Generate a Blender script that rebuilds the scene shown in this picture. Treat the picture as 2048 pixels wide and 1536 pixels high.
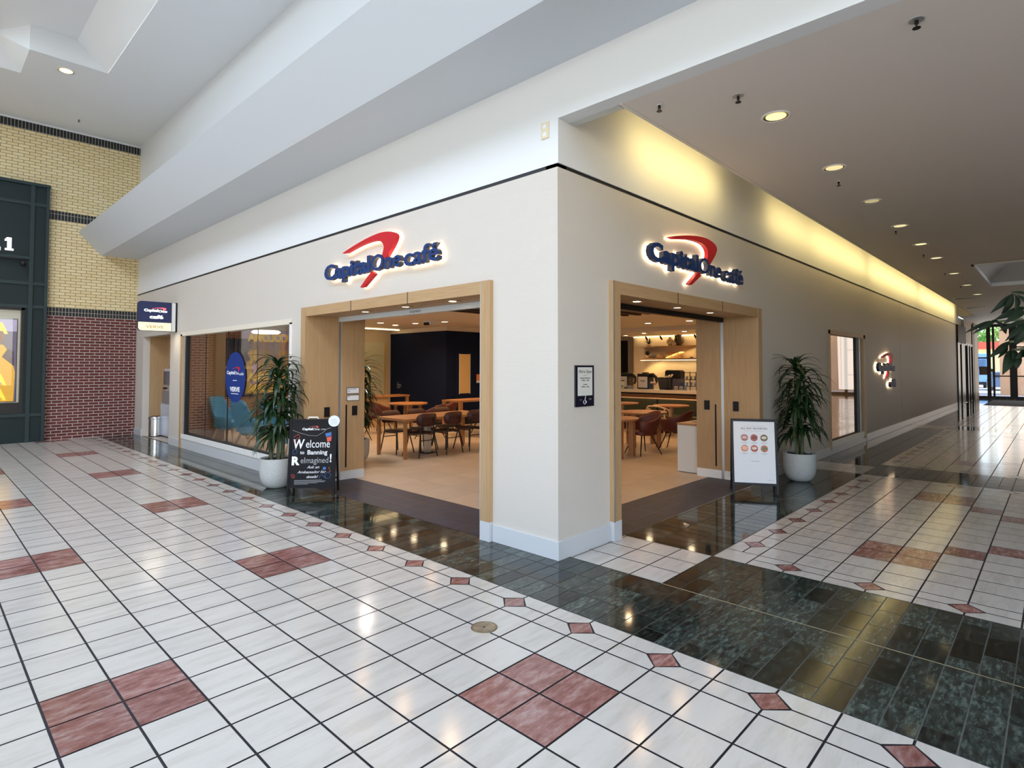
import bpy, bmesh, math, random
from mathutils import Vector, Matrix
random.seed(7)
T = 0.3                     # one floor tile in metres; every coordinate below is in tiles
PI = math.pi
S = bpy.context.scene
COL = S.collection
for o in list(bpy.data.objects): bpy.data.objects.remove(o)

# ------------------------------------------------------------------ camera
CX, CY, CZ = -10.62, -7.7216, 5.6821
cd = bpy.data.cameras.new('camera'); cam = bpy.data.objects.new('camera', cd); COL.objects.link(cam)
yaw, pit = 0.7528, 0.0313
fw = Vector((math.cos(pit)*math.cos(yaw), math.cos(pit)*math.sin(yaw), math.sin(pit)))
rt = fw.cross(Vector((0, 0, 1))).normalized(); up = rt.cross(fw)
M = Matrix((rt, up, -fw)).transposed().to_4x4(); M.translation = Vector((CX, CY, CZ))*T
cam.matrix_world = M
cd.sensor_fit = 'HORIZONTAL'; cd.sensor_width = 36
cd.lens = 1147.8/2048*36
cd.shift_x = -(1043.4-1024)/2048
cd.shift_y = (697.2-768)/2048
cd.clip_start = 0.05; cd.clip_end = 500
S.camera = cam

# ------------------------------------------------------------------ world, sun, large lights, exposure
S.view_settings.view_transform = 'Standard'; S.view_settings.look = 'None'
S.view_settings.gamma = 1; S.view_settings.use_curve_mapping = False
S.view_settings.exposure = 0.12
w = bpy.data.worlds.new('world'); S.world = w; w.use_nodes = True
nt = w.node_tree; nt.nodes.clear()
sky = nt.nodes.new('ShaderNodeTexSky'); sky.sky_type = 'NISHITA'; sky.sun_disc = False
sky.sun_elevation = math.radians(48); sky.sun_rotation = math.radians(200)
bg = nt.nodes.new('ShaderNodeBackground'); bg.inputs['Strength'].default_value = 0.5
ow = nt.nodes.new('ShaderNodeOutputWorld')
nt.links.new(sky.outputs[0], bg.inputs[0]); nt.links.new(bg.outputs[0], ow.inputs[0])
sd = bpy.data.lights.new('sun', 'SUN'); sd.energy = 11; sd.angle = 0.01; sd.color = (1, .95, .86)
so = bpy.data.objects.new('sun', sd); COL.objects.link(so); so.location = (30, -20, 30)
so.rotation_euler = (math.radians(42), math.radians(18), 0)

def area(name, loc, size, power, color, direction, sy=None, spread=PI):
    l = bpy.data.lights.new(name, 'AREA'); l.energy = power; l.color = color
    if sy: l.shape = 'RECTANGLE'; l.size = size*T; l.size_y = sy*T
    else: l.shape = 'DISK'; l.size = size*T
    l.spread = spread
    o = bpy.data.objects.new(name, l); COL.objects.link(o)
    o.location = Vector(loc)*T
    o.rotation_euler = Vector(direction).to_track_quat('-Z', 'Y').to_euler()
    return o
COOL = (0.87, 0.95, 1.0); WARM = (1.0, 0.60, 0.28); NEUT = (1.0, 0.93, 0.84)
# daylight through the atrium skylights (openings in the ceiling, left of and behind the view)
area('skylight_daylight', (-16, 12, 25.6), 10, 450, COOL, (0, 0, -1), 44)
area('skylight_daylight', (-16, -22, 25.6), 14, 180, COOL, (0, 0, -1), 14)
# unseen fill lamps beside and behind the camera; the back one warms the corridor wall
area('atrium_fill_light', (-27.5, -8, 10), 26, 120, COOL, (1, 0.15, -0.05), 16)
area('atrium_fill_light', (-8, -37.5, 9), 26, 46, (1.0, .87, .72), (0, 1, -0.02), 14)
area('far_door_daylight', (120.3, -8, 6.5), 22, 85, (1, .95, .88), (-1, 0, -.05), 11)
# fluorescent cove above the corridor storefront
for i, (x0, x1, p) in enumerate([(6.5, 13.5, 20), (19.5, 26, 15), (26.5, 40, 36), (41, 62, 62), (63, 92, 90)]):
    area('cove_tube_light', ((x0+x1)/2, 1.75, 13.6), x1-x0, p*.44, (1.0, .76, .30), (0, 1, -.12), .3)

# ------------------------------------------------------------------ helpers
def V(*a): return Vector(a)
def tag(o, label=None, cat=None, group=None, kind=None):
    if label: o['label'] = label
    if cat: o['category'] = cat
    if group: o['group'] = group
    if kind: o['kind'] = kind
    return o
def thing(name, label, cat, loc=(0, 0, 0), rz=0, group=None, axes=None):
    o = bpy.data.objects.new(name, None); COL.objects.link(o); o.empty_display_size = .1
    if axes:
        X, Y = Vector(axes[0]).normalized(), Vector(axes[1]).normalized(); Z = X.cross(Y)
        m = Matrix((X, Y, Z)).transposed().to_4x4(); m.translation = Vector(loc)*T; o.matrix_world = m
    else:
        o.location = Vector(loc)*T; o.rotation_euler = (0, 0, rz)
    return tag(o, label, cat, group)
class MB:
    def __init__(s): s.v = []; s.f = []; s.mi = []; s.sm = []; s.m = 0; s.smooth = False; s.tint = []; s.t = 0.5
    def add(s, vs, fs):
        b = len(s.v); s.v += [tuple(v) for v in vs]
        for f in fs: s.f.append([b+i for i in f]); s.mi.append(s.m); s.sm.append(s.smooth); s.tint.append(s.t)
        return s
    def box(s, x0, y0, z0, x1, y1, z1):
        x0, x1 = min(x0, x1), max(x0, x1); y0, y1 = min(y0, y1), max(y0, y1); z0, z1 = min(z0, z1), max(z0, z1)
        vs = [(x, y, z) for z in (z0, z1) for y in (y0, y1) for x in (x0, x1)]
        return s.add(vs, [(0, 2, 3, 1), (4, 5, 7, 6), (0, 1, 5, 4), (2, 6, 7, 3), (0, 4, 6, 2), (1, 3, 7, 5)])
    def poly(s, pts): return s.add(pts, [tuple(range(len(pts)))])
    def prism(s, pts, a, b, ax=2):
        def P(p, c):
            if ax == 2: return (p[0], p[1], c)
            if ax == 1: return (p[0], c, p[1])
            return (c, p[0], p[1])
        n = len(pts)
        ar = sum(pts[i][0]*pts[(i+1) % n][1]-pts[(i+1) % n][0]*pts[i][1] for i in range(n))
        if (ar < 0) != (ax == 1): pts = pts[::-1]
        vs = [P(p, a) for p in pts]+[P(p, b) for p in pts]
        fs = [tuple(range(n))[::-1], tuple(range(n, 2*n))]
        fs += [(i, (i+1) % n, (i+1) % n+n, i+n) for i in range(n)]
        if b < a: fs = [f[::-1] for f in fs]
        return s.add(vs, fs)
    def tube(s, pts, r, n=8, cap=True):
        pts = [Vector(p) for p in pts]; rs = r if isinstance(r, (list, tuple)) else [r]*len(pts)
        sm = s.smooth; s.smooth = True; vs = []; prev = None
        for i, p in enumerate(pts):
            d = (pts[min(i+1, len(pts)-1)]-pts[max(i-1, 0)]).normalized()
            if prev is None: a = d.orthogonal().normalized()
            else: a = (prev-d*prev.dot(d)).normalized()
            prev = a; b = d.cross(a)
            for k in range(n):
                t = 2*PI*k/n; vs.append(p+(a*math.cos(t)+b*math.sin(t))*rs[i])
        fs = []
        for i in range(len(pts)-1):
            for k in range(n):
                k2 = (k+1) % n; fs.append((i*n+k, i*n+k2, (i+1)*n+k2, (i+1)*n+k))
        s.add(vs, fs); s.smooth = False
        if cap: 
            L = len(pts)-1
            s.add([vs[k] for k in range(n)], [tuple(range(n))[::-1]]); s.add([vs[L*n+k] for k in range(n)], [tuple(range(n))])
        s.smooth = sm; return s
    def lathe(s, prof, c=(0, 0, 0), n=32, sharp=False):
        vs = []; sm = s.smooth; s.smooth = not sharp
        for r, z in prof:
            for k in range(n):
                t = 2*PI*k/n; vs.append((c[0]+r*math.cos(t), c[1]+r*math.sin(t), c[2]+z))
        fs = [(i*n+k, i*n+(k+1) % n, (i+1)*n+(k+1) % n, (i+1)*n+k) for i in range(len(prof)-1) for k in range(n)]
        s.add(vs, fs); s.smooth = sm; return s
    def cyl(s, c, r, z0, z1, n=32):
        s.lathe([(r, z0), (r, z1)], c, n)
        s.add([(c[0]+r*math.cos(2*PI*k/n), c[1]+r*math.sin(2*PI*k/n), c[2]+z1) for k in range(n)], [tuple(range(n))])
        s.add([(c[0]+r*math.cos(2*PI*k/n), c[1]+r*math.sin(2*PI*k/n), c[2]+z0) for k in range(n)], [tuple(range(n))[::-1]])
        return s
    def disc(s, c, r, n=32, axis='z', rx=None):
        rx = rx or r
        if axis == 'z': p = [(c[0]+rx*math.cos(2*PI*k/n), c[1]+r*math.sin(2*PI*k/n), c[2]) for k in range(n)]
        return s.poly(p)
    def build(s, name, mats, parent=None, bevel=0, xf=None, sub=0, solid=0):
        me = bpy.data.meshes.new(name)
        vs = [(Vector(v)*T) for v in s.v]
        if xf: vs = [xf @ v for v in vs]
        me.from_pydata([tuple(v) for v in vs], [], s.f)
        for m in (mats if isinstance(mats, (list, tuple)) else [mats]): me.materials.append(m)
        me.polygons.foreach_set('material_index', s.mi); me.polygons.foreach_set('use_smooth', s.sm)
        if any(t != .5 for t in s.tint):
            a = me.attributes.new('tint', 'FLOAT', 'FACE'); a.data.foreach_set('value', s.tint)
        me.update()
        o = bpy.data.objects.new(name, me); COL.objects.link(o)
        if parent: o.parent = parent
        if solid:
            m = o.modifiers.new('s', 'SOLIDIFY'); m.thickness = solid*T
        if sub:
            m = o.modifiers.new('u', 'SUBSURF'); m.levels = sub; m.render_levels = sub
        if bevel:
            m = o.modifiers.new('b', 'BEVEL'); m.width = bevel*T; m.segments = 2; m.limit_method = 'ANGLE'
        return o
def struct(name, mb, mats, **k):
    o = mb.build(name, mats, **k); o['kind'] = 'structure'; return o
def copy_tree(o, parent=None):
    c = o.copy(); COL.objects.link(c); c.parent = parent
    for ch in list(o.children): copy_tree(ch, c)
    return c
def clone(root, loc, rz, label, group=None):
    c = copy_tree(root); c.location = Vector(loc)*T; c.rotation_euler = (0, 0, rz); c['label'] = label
    if group: c['group'] = group
    return c
def text_mesh(s, size, z0, z1, x=0, y=0, align='LEFT', bold=0, shear=0, sx=1, sp=1, res=3, cut=None):
    """text in its own XY plane, from z0 to z1, in tiles; returns (verts, faces)"""
    c = bpy.data.curves.new('t', 'FONT'); c.body = s; c.size = 1; c.align_x = align; c.space_character = sp
    c.offset = bold; c.shear = shear; c.resolution_u = res; c.extrude = abs(z1-z0)/2/size if z1 != z0 else 0
    o = bpy.data.objects.new('t', c); COL.objects.link(o)
    bpy.context.view_layer.update()
    me = bpy.data.meshes.new_from_object(o.evaluated_get(bpy.context.evaluated_depsgraph_get()))
    vs = [(v.co.x*size*sx+x, v.co.y*size+y, v.co.z*size+(z0+z1)/2) for v in me.vertices]
    fs = [tuple(p.vertices) for p in me.polygons]
    bpy.data.objects.remove(o); bpy.data.curves.remove(c); bpy.data.meshes.remove(me)
    return vs, fs
def addtext(mb, *a, **k):
    vs, fs = text_mesh(*a, **k); return mb.add(vs, fs)

# ------------------------------------------------------------------ materials
def mat(name, col, rough=.5, metal=0, emit=None, es=1, noise=None, bump=None, coat=0, spec=.5, alpha=None):
    m = bpy.data.materials.new(name); m.use_nodes = True; n = m.node_tree.nodes; L = m.node_tree.links
    b = n['Principled BSDF']; b.inputs['Base Color'].default_value = (*col, 1); b.inputs['Roughness'].default_value = rough
    b.inputs['Metallic'].default_value = metal; b.inputs['Specular IOR Level'].default_value = spec
    if coat: b.inputs['Coat Weight'].default_value = coat; b.inputs['Coat Roughness'].default_value = .05
    if emit: b.inputs['Emission Color'].default_value = (*emit, 1); b.inputs['Emission Strength'].default_value = es
    co = n.new('ShaderNodeTexCoord')
    if noise:
        sc, amt, stretch = noise
        mp = n.new('ShaderNodeMapping'); mp.inputs['Scale'].default_value = stretch
        tx = n.new('ShaderNodeTexNoise'); tx.inputs['Scale'].default_value = sc; tx.inputs['Detail'].default_value = 6
        L.new(co.outputs['Object'], mp.inputs[0]); L.new(mp.outputs[0], tx.inputs['Vector'])
        r = n.new('ShaderNodeMapRange'); r.inputs['From Min'].default_value = .3; r.inputs['From Max'].default_value = .7
        r.inputs['To Min'].default_value = 1-amt; r.inputs['To Max'].default_value = 1+amt
        L.new(tx.outputs['Fac'], r.inputs['Value'])
        mx = n.new('ShaderNodeVectorMath'); mx.operation = 'SCALE'; mx.inputs[0].default_value = col
        L.new(r.outputs[0], mx.inputs['Scale']); L.new(mx.outputs[0], b.inputs['Base Color'])
    if bump:
        sc, st, stretch = bump
        mp = n.new('ShaderNodeMapping'); mp.inputs['Scale'].default_value = stretch
        tx = n.new('ShaderNodeTexNoise'); tx.inputs['Scale'].default_value = sc
        L.new(co.outputs['Object'], mp.inputs[0]); L.new(mp.outputs[0], tx.inputs['Vector'])
        bp = n.new('ShaderNodeBump'); bp.inputs['Strength'].default_value = st; bp.inputs['Distance'].default_value = .01
        L.new(tx.outputs['Fac'], bp.inputs['Height']); L.new(bp.outputs[0], b.inputs['Normal'])
    return m
def wood(name, c1, c2, rough=.5, axis='z', sc=1):
    m = bpy.data.materials.new(name); m.use_nodes = True; n = m.node_tree.nodes; L = m.node_tree.links
    b = n['Principled BSDF']; b.inputs['Roughness'].default_value = rough
    co = n.new('ShaderNodeTexCoord'); mp = n.new('ShaderNodeMapping')
    st = {'z': (30, 30, 1.2), 'x': (1.2, 30, 30), 'y': (30, 1.2, 30)}[axis]
    mp.inputs['Scale'].default_value = tuple(v*sc for v in st)
    tx = n.new('ShaderNodeTexNoise'); tx.inputs['Scale'].default_value = 2; tx.inputs['Detail'].default_value = 8; tx.inputs['Roughness'].default_value = .65
    r = n.new('ShaderNodeValToRGB'); r.color_ramp.elements[0].position = .3; r.color_ramp.elements[1].position = .7
    r.color_ramp.elements[0].color = (*c1, 1); r.color_ramp.elements[1].color = (*c2, 1)
    L.new(co.outputs['Object'], mp.inputs[0]); L.new(mp.outputs[0], tx.inputs['Vector']); L.new(tx.outputs['Fac'], r.inputs[0]); L.new(r.outputs[0], b.inputs['Base Color'])
    return m
def tile(name, c1, c2, rough, sc, amt, stretch, speck=None, hue=None):
    """floor tile: colour c1..c2 by noise, brightness by the tile's own tint"""
    m = bpy.data.materials.new(name); m.use_nodes = True; n = m.node_tree.nodes; L = m.node_tree.links
    b = n['Principled BSDF']; b.inputs['Roughness'].default_value = rough; b.inputs['Specular IOR Level'].default_value = .6
    co = n.new('ShaderNodeTexCoord'); mp = n.new('ShaderNodeMapping'); mp.inputs['Scale'].default_value = stretch
    at = n.new('ShaderNodeAttribute'); at.attribute_name = 'tint'
    ad = n.new('ShaderNodeVectorMath'); ad.operation = 'ADD'
    sc3 = n.new('ShaderNodeVectorMath'); sc3.operation = 'SCALE'; sc3.inputs[0].default_value = (37, 53, 11)
    L.new(at.outputs['Fac'], sc3.inputs['Scale']); L.new(co.outputs['Object'], ad.inputs[0]); L.new(sc3.outputs[0], ad.inputs[1])
    L.new(ad.outputs[0], mp.inputs[0])
    tx = n.new('ShaderNodeTexNoise'); tx.inputs['Scale'].default_value = sc; tx.inputs['Detail'].default_value = 8; tx.inputs['Roughness'].default_value = .7
    L.new(mp.outputs[0], tx.inputs['Vector'])
    r = n.new('ShaderNodeValToRGB'); r.color_ramp.elements[0].position = .38; r.color_ramp.elements[1].position = .66
    r.color_ramp.elements[0].color = (*c1, 1); r.color_ramp.elements[1].color = (*c2, 1)
    if hue:
        e = r.color_ramp.elements.new(.52); e.color = (*hue, 1)
    L.new(tx.outputs['Fac'], r.inputs[0])
    mr = n.new('ShaderNodeMapRange'); mr.inputs['To Min'].default_value = 1-amt; mr.inputs['To Max'].default_value = 1+amt
    L.new(at.outputs['Fac'], mr.inputs['Value'])
    sc2 = n.new('ShaderNodeVectorMath'); sc2.operation = 'SCALE'
    L.new(r.outputs[0], sc2.inputs[0]); L.new(mr.outputs[0], sc2.inputs['Scale']); L.new(sc2.outputs[0], b.inputs['Base Color'])
    return m
def brick(name, c1, c2, mortar, bw, rh, ms, mapping, rough=.7, off=.5):
    """brick texture on a plane; mapping picks which object axes run along and up the wall"""
    m = bpy.data.materials.new(name); m.use_nodes = True; n = m.node_tree.nodes; L = m.node_tree.links
    b = n['Principled BSDF']; b.inputs['Roughness'].default_value = rough
    co = n.new('ShaderNodeTexCoord'); sx = n.new('ShaderNodeSeparateXYZ'); cx = n.new('ShaderNodeCombineXYZ')
    L.new(co.outputs['Object'], sx.inputs[0]); L.new(sx.outputs[mapping[0]], cx.inputs[0]); L.new(sx.outputs[mapping[1]], cx.inputs[1])
    t = n.new('ShaderNodeTexBrick'); t.offset = off; t.inputs['Scale'].default_value = 1
    t.inputs['Color1'].default_value = (*c1, 1); t.inputs['Color2'].default_value = (*c2, 1); t.inputs['Mortar'].default_value = (*mortar, 1)
    t.inputs['Brick Width'].default_value = bw; t.inputs['Row Height'].default_value = rh; t.inputs['Mortar Size'].default_value = ms
    t.inputs['Mortar Smooth'].default_value = .1
    L.new(cx.outputs[0], t.inputs['Vector']); L.new(t.outputs['Color'], b.inputs['Base Color'])
    bp = n.new('ShaderNodeBump'); bp.invert = True; bp.inputs['Strength'].default_value = .5; bp.inputs['Distance'].default_value = .006
    L.new(t.outputs['Fac'], bp.inputs['Height']); L.new(bp.outputs[0], b.inputs['Normal'])
    return m
def fluted(name, col):
    m = mat(name, col, .55); n = m.node_tree.nodes; L = m.node_tree.links; b = n['Principled BSDF']
    co = n.new('ShaderNodeTexCoord'); wv = n.new('ShaderNodeTexWave'); wv.bands_direction = 'Z'; wv.inputs['Scale'].default_value = 26
    wv.inputs['Distortion'].default_value = .6; wv.inputs['Detail'].default_value = 1; wv.inputs['Detail Scale'].default_value = .5
    bp = n.new('ShaderNodeBump'); bp.inputs['Strength'].default_value = .28; bp.inputs['Distance'].default_value = .002
    L.new(co.outputs['Object'], wv.inputs['Vector']); L.new(wv.outputs['Fac'], bp.inputs['Height']); L.new(bp.outputs[0], b.inputs['Normal'])
    return m
def glassy(name, col=(1, 1, 1), refl=1.0, rough=0.0):
    m = bpy.data.materials.new(name); m.use_nodes = True; n = m.node_tree.nodes; L = m.node_tree.links; n.clear()
    o = n.new('ShaderNodeOutputMaterial'); tr = n.new('ShaderNodeBsdfTransparent'); tr.inputs[0].default_value = (*col, 1)
    g = n.new('ShaderNodeBsdfGlossy'); g.inputs['Roughness'].default_value = rough
    f = n.new('ShaderNodeFresnel'); f.inputs['IOR'].default_value = 1.5
    mu = n.new('ShaderNodeMath'); mu.operation = 'MULTIPLY'; mu.inputs[1].default_value = refl; mu.use_clamp = True
    mx = n.new('ShaderNodeMixShader')
    L.new(f.outputs[0], mu.inputs[0]); L.new(mu.outputs[0], mx.inputs[0]); L.new(tr.outputs[0], mx.inputs[1]); L.new(g.outputs[0], mx.inputs[2]); L.new(mx.outputs[0], o.inputs[0])
    return m
def emis(name, col, s):
    return mat(name, col, .5, emit=col, es=s)

M_white = mat('painted plaster', (.73, .745, .75), .6, bump=(60, .05, (1, 1, 1)))
M_ceil = mat('corridor ceiling paint', (.72, .66, .60), .6)
M_panel = fluted('fluted wall panel', (.60, .555, .50))
M_black = mat('black', (.008, .008, .010), .45, spec=.3)
M_reveal = mat('reveal black', (.01, .01, .012), .5)
M_base = mat('baseboard metal', (.56, .58, .60), .35)
M_oak = wood('oak', (.39, .24, .118), (.48, .32, .17), .45)
M_oakh = wood('oak horizontal', (.39, .24, .118), (.48, .32, .17), .45, 'y')
M_oakx = wood('oak along x', (.39, .24, .118), (.48, .32, .17), .45, 'x')
M_table = wood('table oak', (.30, .125, .045), (.42, .20, .085), .35, 'x')
M_dkwood = wood('dark slat wood', (.05, .03, .022), (.08, .05, .035), .6, 'x')
M_alu = mat('aluminium', (.62, .65, .68), .3, metal=.8)
M_steel = mat('brushed steel', (.60, .60, .60), .22, metal=1)
M_navy = mat('navy paint', (.005, .010, .032), .7, spec=.12)
M_blue = mat('sign blue', (.006, .035, .15), .5, spec=.3)
M_bluedk = mat('letter return', (.02, .025, .05), .5)
M_red = mat('sign red', (.52, .012, .02), .5, spec=.3)
M_halo = emis('halo light', (1.0, .80, .55), 5)
M_tw = tile('cream tile', (.49, .465, .425), (.56, .54, .505), .14, 2.2, .025, (1, 5, 1), hue=(.545, .525, .49))
M_tr = tile('rose tile', (.19, .072, .062), (.37, .27, .26), .16, 7, .15, (1, 3, 1), hue=(.29, .14, .125))
M_tg = tile('green marble tile', (.012, .011, .010), (.085, .108, .09), .07, 13, .75, (1, 3, 1), hue=(.030, .042, .037))
M_gd = mat('dark grout', (.012, .012, .018), .6)
M_gl = mat('pale grout', (.13, .14, .125), .6)
M_slate = tile('slate tile', (.022, .025, .045), (.034, .038, .065), .5, 3, .2, (1, 1, 1))
M_ti = tile('store floor tile', (.46, .37, .28), (.54, .44, .34), .35, 1.2, .04, (1, 1, 1))
M_tan = mat('interior tan paint', (.60, .50, .36), .6)
M_sofw = mat('interior white', (.72, .66, .56), .6)
M_bulb = emis('lamp glow', (1.0, .80, .52), 25)
M_bulb2 = emis('lamp glow soft', (1.0, .88, .66), 6)
M_strip = emis('strip glow', (1.0, .76, .40), 7)
M_green = mat('dracaena leaf', (.010, .034, .009), .36, spec=.45)
M_green2 = mat('tree leaf', (.004, .011, .003), .55, spec=.2)
M_stem = mat('cane stem', (.10, .11, .05), .6, noise=(8, .3, (1, 1, 6)))
M_pot = mat('pot concrete', (.46, .47, .46), .6, noise=(60, .12, (1, 1, 1)), bump=(80, .15, (1, 1, 1)))
M_soil = mat('potting bark', (.055, .04, .028), .9, noise=(30, .5, (1, 1, 1)), bump=(30, .9, (1, 1, 1)))
M_burg = mat('burgundy shell', (.10, .018, .012), .5)
M_burgd = mat('burgundy back', (.045, .010, .008), .5)
M_seatd = mat('dark seat', (.03, .010, .009), .5)
M_leg = mat('black metal leg', (.015, .013, .013), .35, metal=.5)
M_bluef = mat('blue upholstery', (.13, .42, .72), .85, noise=(60, .1, (1, 1, 1)), bump=(150, .2, (1, 1, 1)))
M_ash = mat('ash wood leg', (.62, .45, .30), .5)
M_olive = mat('olive leather', (.045, .055, .03), .45)
M_glass = glassy('window glass', (.93, .95, .95), 1.9)
M_glassd = glassy('door glass', (.97, .98, 1), 1.0)
M_frost = mat('frosted film', (.62, .60, .42), .5)
M_board = mat('chalkboard', (.006, .006, .008), .6, spec=.2)
M_chalk = mat('chalk white', (.80, .82, .86), .8)
M_chalkg = mat('chalk grey', (.35, .36, .38), .8)
M_chalkb = mat('chalk blue', (.06, .16, .42), .8)
M_chalkr = mat('chalk red', (.62, .10, .07), .8)
M_paper = mat('poster paper', (.78, .79, .82), .5)
M_ink = mat('ink', (.03, .03, .035), .6)
M_inkg = mat('ink grey', (.30, .30, .31), .6)
M_metalg = mat('storefront green metal', (.009, .019, .021), .5, spec=.25)
M_metalg2 = mat('storefront rib metal', (.018, .034, .037), .5, spec=.3)
M_brred = brick('red brick', (.09, .013, .012), (.125, .02, .018), (.42, .36, .32), .20, .0705, .008, (0, 2))
M_bryel = brick('buff brick', (.72, .57, .30), (.78, .65, .38), (.22, .18, .11), .20, .0705, .006, (0, 2))
M_brblk = brick('black soldier brick', (.008, .008, .010), (.014, .014, .016), (.36, .34, .29), .062, .23, .005, (0, 2), off=0)
M_brind = brick('interior brick', (.40, .13, .055), (.48, .18, .08), (.66, .46, .30), .20, .0705, .008, (0, 2))
M_door = mat('dark bronze frame', (.012, .010, .012), .35, metal=.4)
M_rubber = mat('mat fibre', (.04, .04, .05), .9)
M_brass = mat('brass reflector', (.80, .62, .28), .18, metal=1)
M_trim = mat('white trim ring', (.80, .80, .78), .4)

# ------------------------------------------------------------------ floor
WX, WY, YE = 2.52, 3.12, 49.39
G = .019
fl = MB()
def inset(p, g=G):
    xs = [q[0] for q in p]; ys = [q[1] for q in p]; x0, x1, y0, y1 = min(xs), max(xs), min(ys), max(ys)
    cx, cy = (x0+x1)/2, (y0+y1)/2
    kx, ky = 1-2*g/(x1-x0), 1-2*g/(y1-y0)
    return [(cx+(a-cx)*kx, cy+(b-cy)*ky, 0) for a, b in p]
def cell(x0, y0, x1, y1, m, g=G):
    fl.m = m; fl.t = random.random(); fl.poly(inset([(x0, y0), (x1, y0), (x1, y1), (x0, y1)], g))
def base(x0, y0, x1, y1, m):
    fl.m = m; fl.t = .5; fl.poly([(x0, y0, -.012), (x1, y0, -.012), (x1, y1, -.012), (x0, y1, -.012)])
def quarter(cx, cy, sx, sy, lx, ly):
    """rectangle cell from the diamond centre outwards, its corner cut off by the diamond"""
    d = .35; g = G
    p = [(cx+sx*d, cy), (cx+sx*lx, cy), (cx+sx*lx, cy+sy*ly), (cx, cy+sy*ly), (cx, cy+sy*d)]
    mx, my = cx+sx*lx*.55, cy+sy*ly*.55
    q = []
    for a, b in p:
        q.append((a+g*(1 if mx > a+.01 else -1), b+g*(1 if my > b+.01 else -1), 0))
    if sx*sy < 0: q = q[::-1]
    fl.m = 0; fl.t = random.random(); fl.poly(q)
def diamond(cx, cy, alongy):
    d = .32
    fl.m = 1; fl.t = random.random(); fl.poly([(cx-d, cy, 0), (cx, cy-d, 0), (cx+d, cy, 0), (cx, cy+d, 0)])
    for sx in (-1, 1):
        for sy in (-1, 1): quarter(cx, cy, sx, sy, .5 if alongy else 1, 1 if alongy else .5)
def atr_red(i, j):
    # 2x2 squares, five tiles apart and staggered
    for a in range(0, 4):
        x0 = -4-5*a
        y0 = -2+5*a
        if x0 <= i < x0+2 and ((j-y0) % 10) in (0, 1): return True
    return False
# atrium field
base(-30, -38, 0, YE, 3)
for i in range(-30, -1):
    for j in range(-38, 50):
        if i < -18 and j < -14: continue
        cell(i, j, i+1, min(j+1, YE), 1 if atr_red(i, j) else 0)
for i in range(-30, -18):
    cell(i, -38, i+1, -14, 0)
for k in range(-17, 25):
    diamond(-.5, 2*k, True)
# green border along the storefront
base(0, -36, 6, 0, 4); base(0, 0, 3, WY, 4); base(0, WY, 2.6, YE, 4)
def green(x0, y0, x1, y1, sx=1, sy=.5, stag=True):
    y = y0; r = 0
    while y < y1-.01:
        ye = min(y+sy, y1); x = x0-(sx*.5 if (stag and r % 2) else 0)
        while x < x1-.01:
            a, b = max(x, x0), min(x+sx, x1)
            if b-a > .05: cell(a, y, b, ye, 2, .012)
            x += sx
        y = ye; r += 1
green(0, -20, 6, 0); cell(0, -36, 6, -20, 2)
green(0, 0, 3, 3, stag=False); green(0, 3, 2.52, YE, stag=False)
# cream block and the corridor
base(3, 0, 6, WY, 3)
for i in range(3, 6):
    for j in range(0, 3): cell(i, j, i+1, j+1, 0)
    cell(i, 3, i+1, WY, 0)
def red_corr(i, j, x0, x1):
    for c, d in ((x0, 1), (x1-1, -1)):
        k = (i-c)*d
        if k in (3, 4) and j in (-4, -5): return True
        if k == 5 and j == -6: return True
        if k == 6 and j == -7: return True
        if k == 7 and j == -8: return True
        if k in (3, 4) and j in (-11, -12): return True
    return False
for (x0, x1) in ((6, 24), (28, 54), (58, 98)):
    base(x0, -22, x1, 0, 3)
    cell(x0, -1, x0+1, 0, 0); cell(x1-1, -1, x1, 0, 0)
    for k in range(x0+2, x1, 2): diamond(k, -.5, False)
    for xx in (x0+.5, x1-.5):
        for j in range(-20, -1, 2): diamond(xx, j, True)
    for i in range(x0+1, x1-1):
        for j in range(-21, -1): cell(i, j, i+1, j+1, 1 if red_corr(i, j, x0, x1) else 0)
base(6, 0, 98, WY, 4); base(24, -22, 28, 0, 4); base(54, -22, 58, 0, 4)
for a, b in ((6, 24), (27, 54), (57, 98)): green(a, 0, b, WY, .5, 1, True)
for a in (24, 54):
    green(a, -21, a+4, 0)
    for i in range(a, a+3):
        for j in range(0, 3): cell(i, j, i+1, j+1, 0)
        cell(i, 3, i+1, WY, 0)
# beyond the last section, up to the doors
base(98, -22, 121, WY, 4); green(98, -21, 121, WY, 2, 1)
fl.m = 8; fl.t = .5
fl.poly([(2.985, -21, .002), (3.015, -21, .002), (3.015, 0, .002), (2.985, 0, .002)])
# slate strips inside the two doorways and the store floor
base(2.52, WY+.3, 52, YE, 5)
def grid(x0, y0, x1, y1, m, sx, sy, off=0):
    y = y0; r = 0
    while y < y1-.01:
        x = x0-(off*(r % 2))*sx
        while x < x1-.01:
            a, b = max(x, x0), min(x+sx, x1); 
            if b-a > .03: cell(a, y, b, min(y+sy, y1), m, .008)
            x += sx
        y += sy; r += 1
grid(2.52, 5.9, 5.05, 19.1, 6, .85, 2.0)
grid(5.4, WY, 18.1, 5.6, 6, 2.0, .83)
grid(5.05, 5.6, 52, YE, 7, 2.0, 2.0, 0); grid(2.7, 19.1, 5.05, YE, 7, 2.0, 2.0, 0); grid(18.1, 3.5, 52, 5.6, 7, 2, 2.1, 0)
M_gi = mat('store grout', (.30, .24, .18), .7)
struct('floor', fl, [M_tw, M_tr, M_tg, M_gd, M_gl, M_gi, M_slate, M_ti, mat('expansion caulk', (.36, .32, .20), .6)])

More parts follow.
